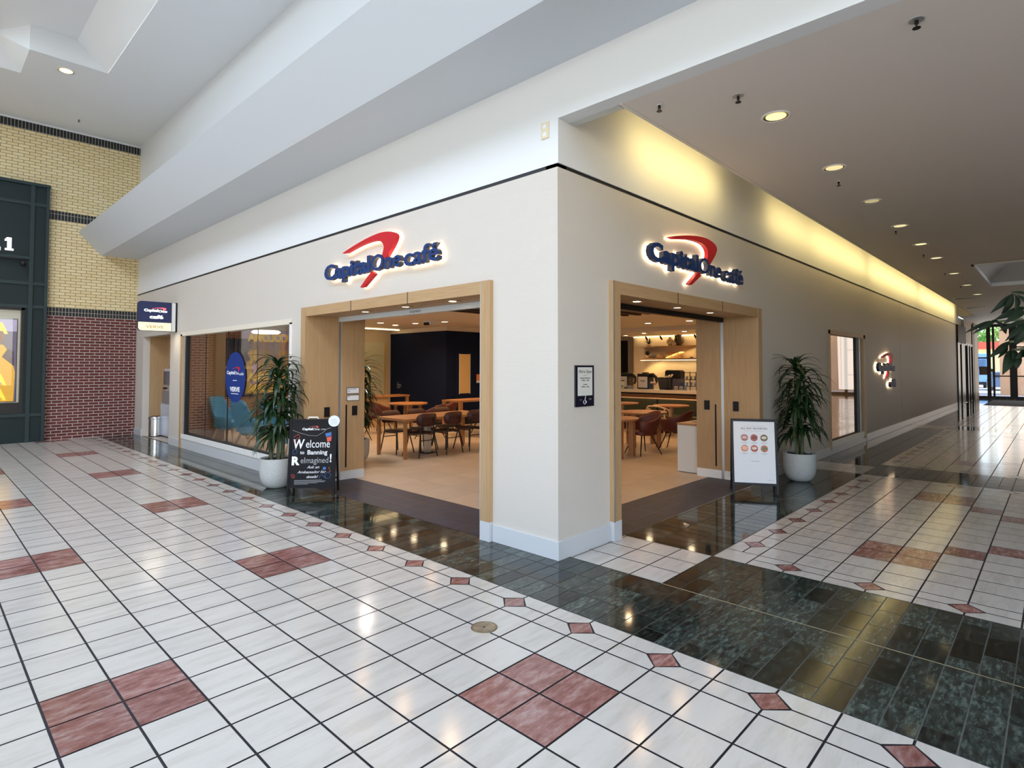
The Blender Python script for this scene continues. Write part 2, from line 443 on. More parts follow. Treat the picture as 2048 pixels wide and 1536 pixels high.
# ------------------------------------------------------------------ storefront walls
ZJ = 11.67
def boxes(name, L, m, **k):
    mb = MB()
    for b in L: mb.box(*b)
    return struct(name, mb, m, **k)
boxes('wall_left', [(WX, WY+.5, 0, 3.0, 6.1, ZJ), (WX, 6.1, 8.3, 3.0, 18.9, ZJ), (WX, 18.9, 0, 3.0, 20.6, ZJ), (WX, 20.6, 8.0, 3.0, 37.3, ZJ),
      (WX, 37.3, 0, 3.0, 40.07, ZJ), (WX, 40.07, 8.1, 3.0, 47.2, ZJ), (WX, 47.2, 0, 3.0, YE, ZJ), (WX+.03, 20.6, 0, 3.0, 37.3, .93)], M_panel)
boxes('wall_right', [(WX, WY, 0, 5.4, WY+.5, ZJ), (5.4, WY, 8.3, 17.95, WY+.5, ZJ), (17.95, WY, 0, 30.05, WY+.5, ZJ), (30.05, WY, 7.9, 39.0, WY+.5, ZJ),
      (30.05, WY+.03, 0, 39.0, WY+.5, .6), (39.0, WY, 0, 52.83, WY+.5, ZJ), (52.93, WY, 0, 93, WY+.5, ZJ)], M_panel)
boxes('trim_1', [(52.83, WY+.06, 0, 52.93, WY+.5, ZJ)], M_reveal)
boxes('trim_2', [(WX+.05, WY+.05, ZJ, 3.0, YE, ZJ+.13), (WX+.05, WY+.05, ZJ, 93, WY+.5, ZJ+.13)], M_reveal)
# upper wall of the atrium with the lintel over the corridor mouth
ZS = 14.76; XU = WX+.03
boxes('wall_upper', [(XU, WY+.5, ZJ+.13, 3.0, YE, 24.6), (XU, WY, 13.15, 3.05, WY+.5, 24.6), (XU, -38, 13.15, 3.05, WY, 24.6)], M_white)
boxes('wall_corridor_upper', [(XU, WY, ZJ+.13, 96, WY+.5, 13.15), (3.05, WY, 13.15, 96, WY+.5, 15.4)], M_white)
# slanted bulkhead running along the atrium wall
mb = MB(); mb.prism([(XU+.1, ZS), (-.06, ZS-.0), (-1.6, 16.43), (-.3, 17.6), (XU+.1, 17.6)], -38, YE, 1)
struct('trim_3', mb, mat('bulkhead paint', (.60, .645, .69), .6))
# baseboards
boxes('baseboard_left', [(WX-.05, WY-.05, 0, WX+.1, 5.85, .95*.58), (WX-.05, 19.2, 0, WX+.1, 20.45, .55), (WX-.02, 20.6, 0, WX+.1, 37.2, .62),
      (WX-.05, 37.6, 0, WX+.1, 40.0, .55), (WX-.05, 47.25, 0, WX+.1, YE, .55)], M_base, bevel=.01)
boxes('baseboard_right', [(WX+.1, WY-.05, 0, 5.1, WY+.1, .55), (18.2, WY-.05, 0, 29.85, WY+.1, .55), (29.95, WY-.03, 0, 39.1, WY+.1, .5), (39.3, WY-.05, 0, 93, WY+.1, .55)], M_base, bevel=.01)

# ------------------------------------------------------------------ atrium shell
ZC = 24.5
# ceiling with the raised cross-shaped coffer and the skylight openings
ce = MB()
zt = 26.0
def slab(x0, y0, x1, y1, z=ZC): ce.box(x0, y0, z, x1, y1, z+.3)
slab(-2.32, 36.5, -2.29, YE) if False else slab(-2.29, -38, 3.05, YE); slab(-6.15, 36.53, -2.29, YE); slab(-10.6, 40.49, -6.15, YE)
slab(-30, 36.5, -21, YE); slab(-30, -38, -21.2, 36.5); slab(-21, 40.46, -10.6, YE)
slab(-30, -38, -2.32, -30)
slab(-10.6, -30, -2.32, -12) ; slab(-21.2, -15, -10.6, -10)
# coffer walls and lid
ce.add([(-2.32, -12, ZC), (-2.32, 36.5, ZC), (-3.9, 36.5, zt), (-3.9, -12, zt)], [(0, 1, 2, 3)])
ce.add([(-2.32, 36.5, ZC), (-6.15, 36.5, ZC), (-6.15, 36.5, zt), (-3.9, 36.5, zt)], [(0, 1, 2, 3)])
ce.add([(-6.15, 36.5, ZC), (-6.15, 40.46, ZC), (-7.6, 39.0, zt), (-6.15, 36.5, zt)], [(0, 1, 2, 3)])
ce.add([(-6.15, 40.46, ZC), (-10.6, 40.46, ZC), (-10.6, 39.0, zt), (-7.6, 39.0, zt)], [(0, 1, 2, 3)])
ce.box(-10.6, -12, zt, -2.32, 40.46, zt+.2)
struct('ceiling', ce, M_white)
# end wall in brick: five zones, one object
bw = MB()
for m, z0, z1 in ((0, 0.0, 9.66), (2, 9.66, 10.30), (1, 10.30, 17.18), (2, 17.18, 17.89), (1, 17.89, 23.72), (2, 23.72, 24.36), (3, 24.36, 26.4)):
    bw.m = m; bw.box(-30, YE, z0, 3.0, YE+.6, z1)
o = struct('wall_end', bw, [M_brred, M_bryel, M_brblk, M_white])
boxes('wall_far_left', [(-30.4, -38, 0, -30, YE, 3), (-30.4, -38, 18.5, -30, YE, 26.4), (-30.4, 6, 3, -30, YE, 18.5)], M_white)
boxes('wall_back', [(-30, -38.4, 0, 3.05, -38, 2.2), (-30, -38.4, 16.5, 3.05, -38, 26.4)], M_white)
boxes('wall_corridor_far', [(3.05, -22.4, 0, 121, -22, 15.4), (2.6, -38, 0, 3.05, -22, 13.15)], mat('corridor far wall', (.36, .27, .19), .6))
# corridor ceiling slab, its downturned edge making the lit cove, with the skylight hole
cc = MB(); zc = 13.15
for b in ((3.05, -22, 121, -10.5), (3.05, -3.15, 96, 1.28), (3.05, -10.5, 42.6, -3.15), (57.5, -10.5, 121, -3.15), (96, -3.15, 121, 3.12)):
    cc.box(b[0], b[1], zc, b[2], b[3], zc+.18)
cc.box(3.05, 1.16, zc-.02, 96, 1.28, zc+.42)
cc.box(3.05, -22.4, 15.6, 121, WY+.6, 15.8); cc.box(3.05, .9, 13.3, 96, 1.0, 15.6)  # unseen roof over the corridor, added to keep sun off the cove wall
cc.box(95.8, 1.28, zc, 96.1, WY, 15.3)
struct('ceiling_corridor', cc, M_ceil)
boxes('trim_4', [(3.05, 1.3, zc-.02, 3.35, WY, zc+.25)], M_alu)
# pyramid skylight over the corridor
t = bpy.data.objects.new('window_4', None); COL.objects.link(t); t['kind'] = 'structure'; t.location = V(50, -6.8, zc)*T
mb = MB(); x, y = 7.5, 3.65
for a in ((-x, -y, x, -y+.15), (-x, y-.15, x, y), (-x, -y, -x+.2, y), (x-.2, -y, x, y)): mb.box(a[0], a[1], -.1, a[2], a[3], .22)
mb.build('rim', M_white, t)
mb = MB(); h = 2.4; u = 3.6; v = 1.2
mb.add([(-x, -y, .2), (x, -y, .2), (x, y, .2), (-x, y, .2), (-u, -v, h), (u, -v, h), (u, v, h), (-u, v, h)],
       [(0, 1, 5, 4), (1, 2, 6, 5), (2, 3, 7, 6), (3, 0, 4, 7)])
mb.build('shaft', M_white, t)
mb = MB(); mb.box(-u, -v, h, u, v, h+.1); mb.build('diffuser', emis('skylight diffuser', (.95, .95, 1), 2.2), t)

# ------------------------------------------------------------------ left entrance surround, right entrance surround
def surround(axis, a0, a1, name, label):
    """oak portal; runs along `axis` from a0 to a1; wall face at w0, reveal depth d"""
    t = bpy.data.objects.new(name, None); COL.objects.link(t); t['kind'] = 'structure'
    if axis == 'y':
        B = lambda mb, s0, d0, z0, s1, d1, z1: mb.box(WX+d0, s0, z0, WX+d1, s1, z1); mo = M_oakh
    else:
        B = lambda mb, s0, d0, z0, s1, d1, z1: mb.box(s0, WY+d0, z0, s1, WY+d1, z1); mo = M_oakx
    near, far = a0, a1
    mb = MB(); B(mb, near+.45, -.14, 8.1, far-.45, .25, 8.53); o = mb.build('head_board', mo, t)
    w_ = (far-near-.9)/3
    mb = MB()
    for k in (1, 2): mb = MB(); B(mb, near+.45+w_*k-.02, -.145, 8.1, near+.45+w_*k+.02, -.1, 8.535); mb.build('joint', M_reveal, t)
    for s0, s1 in ((near, near+.45), (far-.45, far)):
        mb = MB(); B(mb, s0, -.16, .62, s1, .3, 8.53); mb.build('jamb', M_oak, t)
        mb = MB(); B(mb, s0, -.17, 0, s1, .3, .62); mb.build('jamb_base', M_base, t)
    mb = MB(); B(mb, near+.02, -.17, .6, near+.07, -.15, 8.5) if axis == 'x' else B(mb, near+.42, -.17, .6, near+.46, -.15, 8.5); mb.build('edge_bead', M_alu, t)
    # reveal panels: far side first (two leaves with a track between), near side
    mb = MB(); B(mb, far-.45, .3, .42, far-.2, 1.62, 8.15); mb.build('reveal_panel', M_oak, t)
    mb = MB(); B(mb, far-.45, 1.78, .42, far-.2, 3.1, 8.15); mb.build('reveal_panel', M_oak, t)
    mb = MB(); B(mb, far-.47, .3, 0, far-.2, 1.62, .42); B(mb, far-.47, 1.78, 0, far-.2, 3.1, .42); mb.build('reveal_base', M_base if axis == 'y' else M_trim, t)
    mb = MB(); B(mb, far-.42, 1.62, 0, far-.3, 1.78, 8.15); mb.build('track_slot', M_alu, t)
    mb = MB(); B(mb, near+.2, .3, 0, near+.45, 3.1, 8.15); mb.build('reveal_panel', M_oak, t)
    # soffit and sliding gate track
    mb = MB(); B(mb, near+.2, .25, 8.15, far-.2, 3.1, 8.35); mb.build('soffit', mo, t)
    mb = MB(); B(mb, near+.45, 1.6, 7.93, far-.45, 1.8, 8.16); mb.build('gate_track', mat('track paint', (.62, .68, .72), .5) if axis == 'y' else M_black, t)
    mb = MB(); B(mb, near+.45, 1.8, 8.0, far-.45, 2.0, 8.16); mb.build('track_shadow_gap', M_reveal, t)
    if axis == 'y':
        mb = MB(); vs, fs = text_mesh('H·C|23·06 M·1', .13, 0, .004, align='CENTER')
        mb.add([(WX+1.595-v[2], 12.3-v[0], 7.99+v[1]) for v in vs], fs); mb.build('track_marking', M_ink, t)
    # card readers and the pull slot on the far side panels
    for d in (.98, 2.5):
        zr = 3.2 if axis == 'y' else 3.46; k = MB(); B(k, far-.53, d-.12, zr, far-.45, d+.14, zr+.48); q = k.build('card_reader', M_black, t)
    mb = MB(); B(mb, far-.462, 2.02, .6, far-.45, 2.1, 3.75); mb.build('pull_slot', M_black, t)
    return t
TL = surround('y', 5.88, 19.15, 'door_1', '')
TR = surround('x', 5.17, 18.13, 'door_2', '')
for z0, z1, txt, txt2 in ((4.29, 4.62, 'MAX OCCUPANCY', '156'), (3.93, 4.24, 'EXIT', '')):
    t = thing('notice_plate', 'white MAX OCCUPANCY plate, upper of two on oak panel' if txt[0] == 'M' else 'white EXIT plate, lower of two on oak panel above card reader', 'sign', (WX+2.42, 18.69, z0), axes=((1, 0, 0), (0, 0, 1)), group=None)
    mb = MB(); mb.box(-.36, 0, 0, .36, z1-z0, .015); mb.build('plate_border', M_ink, t, bevel=.01)
    mb = MB(); mb.box(-.33, .03, .015, .33, z1-z0-.03, .02); mb.build('plate', M_paper, t)
    mb = MB(); vs, fs = text_mesh(txt, .085, .02, .022, -.3, z1-z0-.11, bold=.01, sx=.68); mb.add(vs, fs)
    if txt2: addtext(mb, txt2, .085, .02, .022, -.3, z1-z0-.23, bold=.01)
    mb.build('lettering', M_ink, t)

def downlight(name, label, loc, r, glow, light=None, group=None, ring=M_trim, cat='ceiling light', color=WARM, spread=2.4, cup=None):
    t = thing(name, label, cat, loc, 0, group)
    mb = MB(); mb.lathe([(r*1.15, 0), (r*1.15, -.03), (r, -.03), (r*.92, 0.0)], n=24); mb.build('trim_ring', ring, t)
    if cup:
        mb = MB(); mb.lathe([(r, -.02), (r*.9, -.008), (r*.35, -.002), (.01, -.001)], n=24); mb.build('reflector', cup, t)
        mb = MB(); mb.disc((0, 0, -.012), r*.80, 24); mb.build('lamp', glow, t)
    else:
        mb = MB(); mb.disc((0, 0, -.004), r*.95, 24); mb.build('baffle', ring if ring is not M_trim else M_bulb2, t)
        mb = MB(); mb.disc((0, 0, -.012), r*(.85 if ring is M_trim else .5), 24); mb.build('lamp', glow, t)
    if light: area('downlight_beam', (loc[0], loc[1], loc[2]-.06), r*1.6, light, color, (0, 0, -1), spread=spread)
    return t
for i, y in enumerate((14.99, 11.93, 8.94)):
    downlight('soffit_downlight', ['recessed round light in atrium portal soffit, farthest from corner', 'recessed round light in middle of atrium portal soffit', 'recessed round light in atrium portal soffit, nearest the corner'][i],
              (3.35, y, 8.15), .28, M_bulb if i == 2 else M_bulb2, 2.5, 'portal soffit lights', M_oakh)
for i, x in enumerate((8.16, 11.3, 14.4)):
    downlight('soffit_downlight', ['recessed round light in corridor portal soffit, nearest the corner', 'recessed round light in middle of corridor portal soffit', 'recessed round light in corridor portal soffit, farthest from corner'][i],
              (x, 3.9, 8.15), .28, M_bulb if i == 0 else M_bulb2, 2.5, 'portal soffit lights', M_oakx)
# ------------------------------------------------------------------ windows
def wbox(t, name, m, *b, **k):
    mb = MB(); mb.box(*b); return mb.build(name, m, t, **k)
def sbox(name, m, *b, **k):
    mb = MB(); mb.box(*b); return struct(name, mb, m, **k)
def window_group(name):
    t = bpy.data.objects.new(name, None); COL.objects.link(t); t['kind'] = 'structure'; return t
t = window_group('window_1')
wbox(t, 'head', M_sofw, WX-.06, 20.42, 7.82, WX+.5, 37.57, 8.1); wbox(t, 'jamb', M_oak, WX-.06, 37.2, 0, WX+.5, 37.57, 7.95); wbox(t, 'jamb', M_trim, WX-.06, 20.42, .9, WX+.5, 20.6, 7.9)
wbox(t, 'sill', M_trim, WX-.05, 20.55, .68, WX+.5, 37.2, .98); wbox(t, 'channel', M_alu, WX+.02, 36.9, .98, WX+.3, 37.2, 7.82); wbox(t, 'gasket', M_black, WX+.05, 36.65, .98, WX+.28, 36.9, 7.82)
wbox(t, 'bottom_channel', M_black, WX+.08, 20.6, .98, WX+.3, 36.9, 1.08)
ys = [20.6, 25.0, 29.35, 33.2, 36.7]
for k in range(4):
    a = (-.010, .022, -.012, .01)[k]; y0, y1 = ys[k]+.02, ys[k+1]-.02; xm = WX+.18
    mb = MB(); mb.add([(xm-a, y0, 1.05), (xm+a, y1, 1.05), (xm+a, y1, 7.82), (xm-a, y0, 7.82), (xm-a+.03, y0, 1.05), (xm+a+.03, y1, 1.05), (xm+a+.03, y1, 7.82), (xm-a+.03, y0, 7.82)],
                      [(0, 3, 2, 1)]); mb.build('pane', M_glass, t)
    if k: wbox(t, 'glass_joint', M_black, xm-.01, ys[k]-.015, 1.05, xm+.04, ys[k]+.015, 7.82)
t = window_group('window_2')
wbox(t, 'jamb', M_oak, 29.9, WY-.08, .3, 30.05, WY+.45, 8.05); wbox(t, 'jamb', M_oak, 38.6, WY-.08, .3, 39.15, WY+.45, 8.05)
wbox(t, 'head', M_oakx, 29.9, WY-.08, 7.8, 39.15, WY+.45, 8.08); wbox(t, 'sill', M_trim, 29.95, WY-.06, .5, 39.1, WY+.45, .82)
wbox(t, 'channel', M_alu, 37.9, WY+.05, .82, 38.6, WY+.3, 7.8); wbox(t, 'gasket', M_black, 37.1, WY+.08, .82, 37.9, WY+.3, 7.8); wbox(t, 'bottom_channel', M_black, 30.05, WY+.1, .8, 37.2, WY+.25, .9)
for k, (a, b) in enumerate(((30.08, 33.4), (33.45, 37.1))):
    mb = MB(); mb.poly([(a, WY+.18, .88), (b, WY+.18, .88), (b, WY+.18, 7.8), (a, WY+.18, 7.8)]); mb.build('pane', M_glass, t)

# ------------------------------------------------------------------ logo lettering
def addfit(mb, s, x0, x1, yb, cap, z0, z1, **k):
    vs, fs = text_mesh(s, 1.0, 0, 0, **k)
    xs = [v[0] for v in vs]; a, b = min(xs), max(xs)
    vs, fs = text_mesh(s, cap/.73, z0, z1, **k)
    xs = [v[0] for v in vs]; a, b = min(xs), max(xs)
    return mb.add([(x0+(v[0]-a)/(b-a)*(x1-x0), v[1]+yb, v[2]) for v in vs], fs)
OUT = [(1.50, 1.06), (2.5, 1.27), (3.6, 1.44), (4.45, 1.50), (5.0, 1.46), (5.42, 1.36), (5.58, 1.18), (5.42, .92), (5.12, .64), (4.78, .34)]
INN = [(4.62, .62), (4.72, .86), (4.64, 1.04), (4.42, 1.17), (4.1, 1.23), (3.55, 1.24), (2.8, 1.18), (1.85, 1.03)]
LEG = [(3.86, .02), (4.08, -.12), (3.24, -.58), (2.98, -.58)]
def smooth_poly(P, n=3):
    out = []
    for i in range(len(P)-1):
        p0, p1, p2, p3 = P[max(i-1, 0)], P[i], P[i+1], P[min(i+2, len(P)-1)]
        for k in range(n):
            u = k/n
            out.append(tuple(.5*((2*b)+(-a+c)*u+(2*a-5*b+4*c-d)*u*u+(-a+3*b-3*c+d)*u**3) for a, b, c, d in zip(p0, p1, p2, p3)))
    return out+[P[-1]]
def swoosh_faces(mb, z0, z1):
    o, n = smooth_poly(OUT), smooth_poly(INN[::-1])
    # strip between the two curves
    N = 26
    def at(P, u):
        f = u*(len(P)-1); i = min(int(f), len(P)-2); f -= i; return (P[i][0]*(1-f)+P[i+1][0]*f, P[i][1]*(1-f)+P[i+1][1]*f)
    A = [at(o, k/N) for k in range(N+1)]; B = [at(n, k/N) for k in range(N+1)]
    vs = [(*p, z) for z in (z0, z1) for p in A+B]; K = N+1; fs = []
    for k in range(N):
        fs += [(2*K+k+1, 2*K+k, 3*K+k, 3*K+k+1), (k, k+1, K+k+1, K+k), (k+1, k, 2*K+k, 2*K+k+1), (K+k, K+k+1, 3*K+k+1, 3*K+k)]
    fs += [(0, K, 3*K, 2*K), (K-1, 2*K-1+0, 4*K-1, 3*K-1)[::-1]]
    mb.add(vs, fs)
def logo(label, loc, axes, sc=1.0, stacked=False, halo=True):
    t = thing('illuminated_lettering', label, 'sign', loc, axes=axes)
    t.scale = (sc, sc, sc)
    cx = (6.14, 8.25, 0) if not stacked else (4.2, 6.3, -1.25)
    z0, z1 = (.12, .31)
    parts = [('word_capital', 'Capital', 0, 3.78, .02, .66, {'bold': .038}), ('word_one', 'One', 3.84, 5.92, 0, .66, {'bold': .018, 'shear': .12}), ('word_cafe', 'café', cx[0], cx[1], cx[2]-.06, .68, {'bold': .018})]
    for n, s, a, b, yb, cap, k in parts:
        mb = MB(); addfit(mb, s, a, b, yb, cap, z0, z1-.01, **k); o = mb.build(n, [M_bluedk], t)
        mb = MB(); addfit(mb, s, a, b, yb, cap, z1-.01, z1, **k); mb.build('face', M_blue, o)
        if halo:
            mb = MB(); addfit(mb, s, a, b, yb, cap, .05, .11, **k); mb.build('halo_lamp', M_halo, o)
    mb = MB(); swoosh_faces(mb, z0-.02, z1-.04); o = mb.build('swoosh', M_red, t)
    mb = MB(); swoosh_faces(mb, .04, .09); mb.build('halo_lamp', M_halo, o)
    mb = MB(); mb.prism(LEG, z0-.02, z1-.04); o = mb.build('swoosh_tail', M_red, t)
    mb = MB(); mb.prism(LEG, .04, .09); mb.build('halo_lamp', M_halo, o)
    return t
AXL = ((0, -1, 0), (0, 0, 1)); AXR = ((1, 0, 0), (0, 0, 1))
logo('large blue and red backlit lettering over the atrium portal', (WX, 16.62, 9.58), AXL)
logo('large dark and red backlit lettering over the corridor portal', (7.3, WY, 9.5), AXR)
logo('small stacked backlit lettering beside the corridor window', (42.2, WY, 5.3), AXR, 1.05, True)

# blade sign
t = thing('blade_sign', 'square navy and cream lit sign projecting over the cash machine nook', 'sign', (WX, 38.6, 8.18), axes=AXR)
def rrect(x0, y0, x1, y1, r, corners=(1, 1, 1, 1), n=6):
    p = []
    for (cx, cy, a0, c) in ((x0+r, y0+r, PI, corners[0]), (x1-r, y0+r, 1.5*PI, corners[1]), (x1-r, y1-r, 0, corners[2]), (x0+r, y1-r, .5*PI, corners[3])):
        if c:
            for k in range(n+1): p.append((cx+r*math.cos(a0+PI/2*k/n), cy+r*math.sin(a0+PI/2*k/n)))
        else: p.append((cx+r*math.copysign(1, math.cos(a0+PI/4)), cy+r*math.copysign(1, math.sin(a0+PI/4))))
    return p
mb = MB(); mb.prism(rrect(-2.42, 0, -.36, 2.06, .22, (1, 0, 0, 1)), -.26, .02); mb.build('case', M_bluedk, t)
mb = MB(); mb.prism(rrect(-2.40, .62, -.38, 2.04, .2, (0, 0, 0, 1)), .02, .03); mb.build('navy_face', mat('sign navy', (.006, .010, .045), .4, emit=(.004, .008, .04), es=1), t)
mb = MB(); mb.prism(rrect(-2.40, .02, -.38, .60, .2, (1, 0, 0, 0)), .02, .03); mb.build('cream_face', mat('sign cream glow', (.5, .44, .3), .5, emit=(1, .86, .58), es=.75), t)
mb = MB(); mb.box(-.36, .02, -.2, -.1, 2.04, -.02); mb.build('spacer', M_trim, t)
mb = MB(); mb.box(-.1, -.02, -.26, 0.0, 2.08, .04); mb.build('wall_plate', M_black, t)
mb = MB(); addfit(mb, 'Capital', -2.06, -1.22, 1.36, .17, .03, .05, bold=.03); addfit(mb, 'One', -1.2, -.66, 1.33, .17, .03, .05, bold=.01, shear=.12)
addfit(mb, 'café', -1.72, -.9, .88, .24, .03, .05, bold=.03); mb.build('lettering', emis('sign white glow', (1, .95, .88), 3), t)
mb = MB(); P = [(-1.6+(p[0]-1.5)*.22, 1.36+p[1]*.2) for p in OUT+INN]; mb.prism(P, .03, .045); mb.build('swoosh', emis('sign red glow', (1, .10, .12), 1.6), t)
mb = MB(); addfit(mb, 'VERVE', -1.95, -.85, .2, .2, .03, .04); mb.build('brand_word', mat('sign gold', (.45, .30, .08), .5), t)
area('blade_sign_glow', (1.3, 38.5, 8.1), 1.2, 3, (1, .85, .6), (0, 0, -1), .3)

# hours plaque
t = thing('hours_plaque', 'black framed opening hours sign reading We\'re Open on corner pillar', 'sign', (3.3, WY, 4.44), axes=AXR)
wb = lambda t, n, m, *b, **k: wbox(t, n, m, *b, **k)
wb(t, 'backing', mat('plaque black', (.008, .008, .02), .25), 0, 0, 0, .96, 1.28, .05, bevel=.008)
wb(t, 'white_panel', mat('plaque panel', (.62, .62, .58), .5), .11, .34, .05, .86, 1.22, .055)
mb = MB(); addfit(mb, "We're Open", .16, .81, 1.04, .105, .055, .058); addfit(mb, 'Monday-Saturday', .24, .74, .87, .04, .055, .058, bold=.015)
addfit(mb, '7:00am - 8pm', .30, .69, .80, .04, .055, .058, bold=.015); addfit(mb, 'Sunday', .39, .59, .67, .04, .055, .058, bold=.015); addfit(mb, '8:00am - 6pm', .30, .69, .60, .04, .055, .058, bold=.015)
mb.box(.38, .965, .055, .57, .972, .058); mb.build('lettering', M_ink, t)
mb = MB(); mb.tube([(.46+.06*math.cos(a*.5+2.3), .14+.06*math.sin(a*.5+2.3), .055) for a in range(10)], .009, 5); mb.tube([(.49, .29, .055), (.47, .2, .055), (.53, .17, .055), (.55, .12, .055)], .01, 5); mb.disc((.5, .32, .058), .02, 12)
mb.build('wheelchair_symbol', M_paper, t)
mb = MB(); addfit(mb, 'ATM', .2, .3, .2, .03, .055, .058); mb.build('atm_mark', M_inkg, t)
mb = MB(); addfit(mb, 'Wi-Fi', .68, .8, .2, .05, .055, .058); mb.build('wifi_mark', M_inkg, t)

# socket on the upper wall
t = thing('power_outlet', 'cream double power outlet high on the white corner wall', 'outlet', (XU, 3.77, 12.65), axes=AXL)
wb(t, 'plate', mat('ivory plastic', (.72, .62, .42), .4), 0, 0, 0, .3, .5, .04, bevel=.01)
for y in (.13, .37):
    mb = MB(); mb.cyl((.15, y, 0), .075, .04, .05, 16); mb.build('socket', M_paper, t)
    mb = MB(); mb.box(.115, y-.02, .05, .13, y+.03, .052); mb.box(.17, y-.02, .05, .185, y+.03, .052); mb.build('slot', M_ink, t) if False else None
# sprinklers
def sprinkler(label, loc, big=False, rz=0):
    t = thing('sprinkler_head', label, 'sprinkler', loc, rz, 'ceiling sprinklers')
    mb = MB(); mb.cyl((0, 0, 0), .15 if big else .07, -.02, 0, 20); mb.build('escutcheon', M_trim if not big else M_alu, t)
    mb = MB(); mb.tube([(0, 0, -.02), (0, 0, -.1)], .04, 8); mb.tube([(-.04, 0, -.08), (-.055, 0, -.13), (0, 0, -.18)], .014, 6); mb.tube([(.04, 0, -.08), (.055, 0, -.13), (0, 0, -.18)], .014, 6); mb.build('body', M_leg, t)
    mb = MB(); mb.cyl((0, 0, 0), .08, -.19, -.178, 12); mb.build('deflector', M_leg, t)
    return t
zc = 13.15
sprinkler('small sprinkler in corridor ceiling nearest the lintel and wall corner', (3.86, .46, zc))
sprinkler('dark sprinkler between the lintel and nearest corridor downlight', (4.85, -1.41, zc), True)
sprinkler('sprinkler at top right corner of the corridor ceiling', (3.85+.2, -5.63, zc), True)
for i, (x, y) in enumerate([(14.84, -1.38), (26.24, -1.32), (35.36, -1.28), (45.74, -1.21), (55.87, -1.17)]):
    sprinkler('sprinkler just beyond the %s corridor downlight' % ['second', 'fourth', 'fifth', 'sixth', 'seventh'][i] if i < 4 else 'farthest visible sprinkler before the corridor air slots', (x, y, zc))
sprinkler('dark sprinkler inside the raised ceiling coffer', (-5.3, 31.6, 26.0), True)
sprinkler('pale sprinkler in high ceiling close to the brick wall', (-2.19, 46.4, ZC))
NTH = ['nearest', 'second', 'third', 'fourth', 'fifth', 'sixth', 'seventh', 'eighth', 'farthest']
for i, x in enumerate([6.91, 12.99, 18.93, 25.17, 31.4, 37.5, 46.5, 55.5, 64.7]):
    downlight('corridor_downlight', 'round brass reflector downlight in corridor ceiling, %s from the lintel' % NTH[i], (x, -1.7, zc), .36, emis('lamp dim %d' % i, (1, .86, .45), (.9, .7, .35, .8, 1.1, 1.2, 1, 1, 1.4)[i]), None, 'corridor downlights', M_trim, cup=M_brass, color=(1, .70, .40), spread=2.6)
downlight('coffer_downlight', 'round brass downlight in high ceiling beside the coffer corner', (-4.2, 38.05, ZC), .44, emis('lamp pale', (1, .92, .66), 1.1), None, None, M_trim, cup=M_brass)
def vent(x, y, lx, label):
    t = thing('air_slot_vent', label, 'vent', (x, y, zc), 0, 'slot vents in corridor ceiling')
    wb(t, 'frame', M_trim, -.5, -lx/2, -.04, .5, lx/2, 0); wb(t, 'slot', M_black, -.42, -lx/2+.06, -.06, .42, lx/2-.06, -.04)
vent(67.9, -.4, 1.9, 'dark slot vent in corridor ceiling, nearer of two'); vent(81.5, -.2, 2.0, 'dark slot vent in corridor ceiling, farther of two')
# brass drain cover in the floor
t = thing('floor_outlet_cover', 'round brass cover plate set in the cream floor tiles', 'floor cover', (-1.92, 1.55, 0))
mb = MB(); mb.lathe([(.29, 0), (.29, .008), (.25, .012), (.245, .006)], n=32); mb.build('rim', mat('aged brass rim', (.30, .26, .18), .4, metal=.8), t)
mb = MB(); mb.cyl((0, 0, 0), .245, 0, .008, 32); mb.build('plate', mat('aged brass', (.42, .38, .30), .35, metal=.8, noise=(20, .3, (1, 1, 1))), t)
mb = MB(); mb.cyl((0, 0, 0), .03, .008, .01, 12); mb.build('screw', M_ink, t)

# ------------------------------------------------------------------ dark green storefront on the brick wall
SY = YE-.5
t = thing('metal_storefront', 'dark green panelled metal storefront with display window on brick wall', 'storefront', (0, SY, 0), axes=None)
def sb(n, m, x0, x1, z0, z1, d0, d1, p=t, **k): return wbox(p, n, m, x0, d0, z0, x1, d1, z1, **k)
sb('upper_panel', M_metalg, -14.0, -3.5, 10.2, 19.5, 0, .5); sb('side_panel', M_metalg, -4.77, -3.5, 0, 10.2, 0, .5); sb('kick_panel', M_metalg, -14.0, -4.77, 0, 2.2, 0, .5); sb('far_panel', M_metalg, -14.0, -11.6, 2.2, 10.2, 0, .5)
for (x0, x1) in ((-4.6, -4.35), (-3.68, -3.48)): sb('vertical_rib', M_metalg2, x0, x1, 0, 19.52, -.14, 0)
for z in (18.0, 11.95, 10.2, 2.05): sb('horizontal_rib', M_metalg2, -14.0, -3.5, z-.12, z+.12, -.1, 0)
sb('top_cap', M_metalg2, -14.05, -3.45, 19.4, 19.62, -.2, .5)
sb('sign_recess_ledge', M_metalg2, -14.0, -4.6, 13.75, 13.95, -.22, 0)
p = sb('window_frame_side', M_door, -4.95, -4.77, 2.2, 10.1, -.06, .2); sb('window_frame_top', M_door, -11.6, -4.77, 9.9, 10.1, -.06, .2); sb('window_ledge', M_door, -11.6, -4.8, 2.2, 3.0, -.02, .35)
sb('display_back', mat('display back', (.55, .52, .40), .6, emit=(.55, .52, .40), es=.35), -11.6, -4.95, 2.2, 9.9, .42, .5)  # glow in the board's colour stands in for the lit display interior
t2 = thing('storefront_numerals', 'white slab numerals 21 on the dark green storefront', 'sign', (-6.6, SY-.02, 14.28), axes=AXR)
mb = MB(); addfit(mb, '2', -.18, .38, 0, .95, 0, .12, bold=.05); mb.build('numeral', emis('numeral white', (.9, .9, .95), .9), t2)
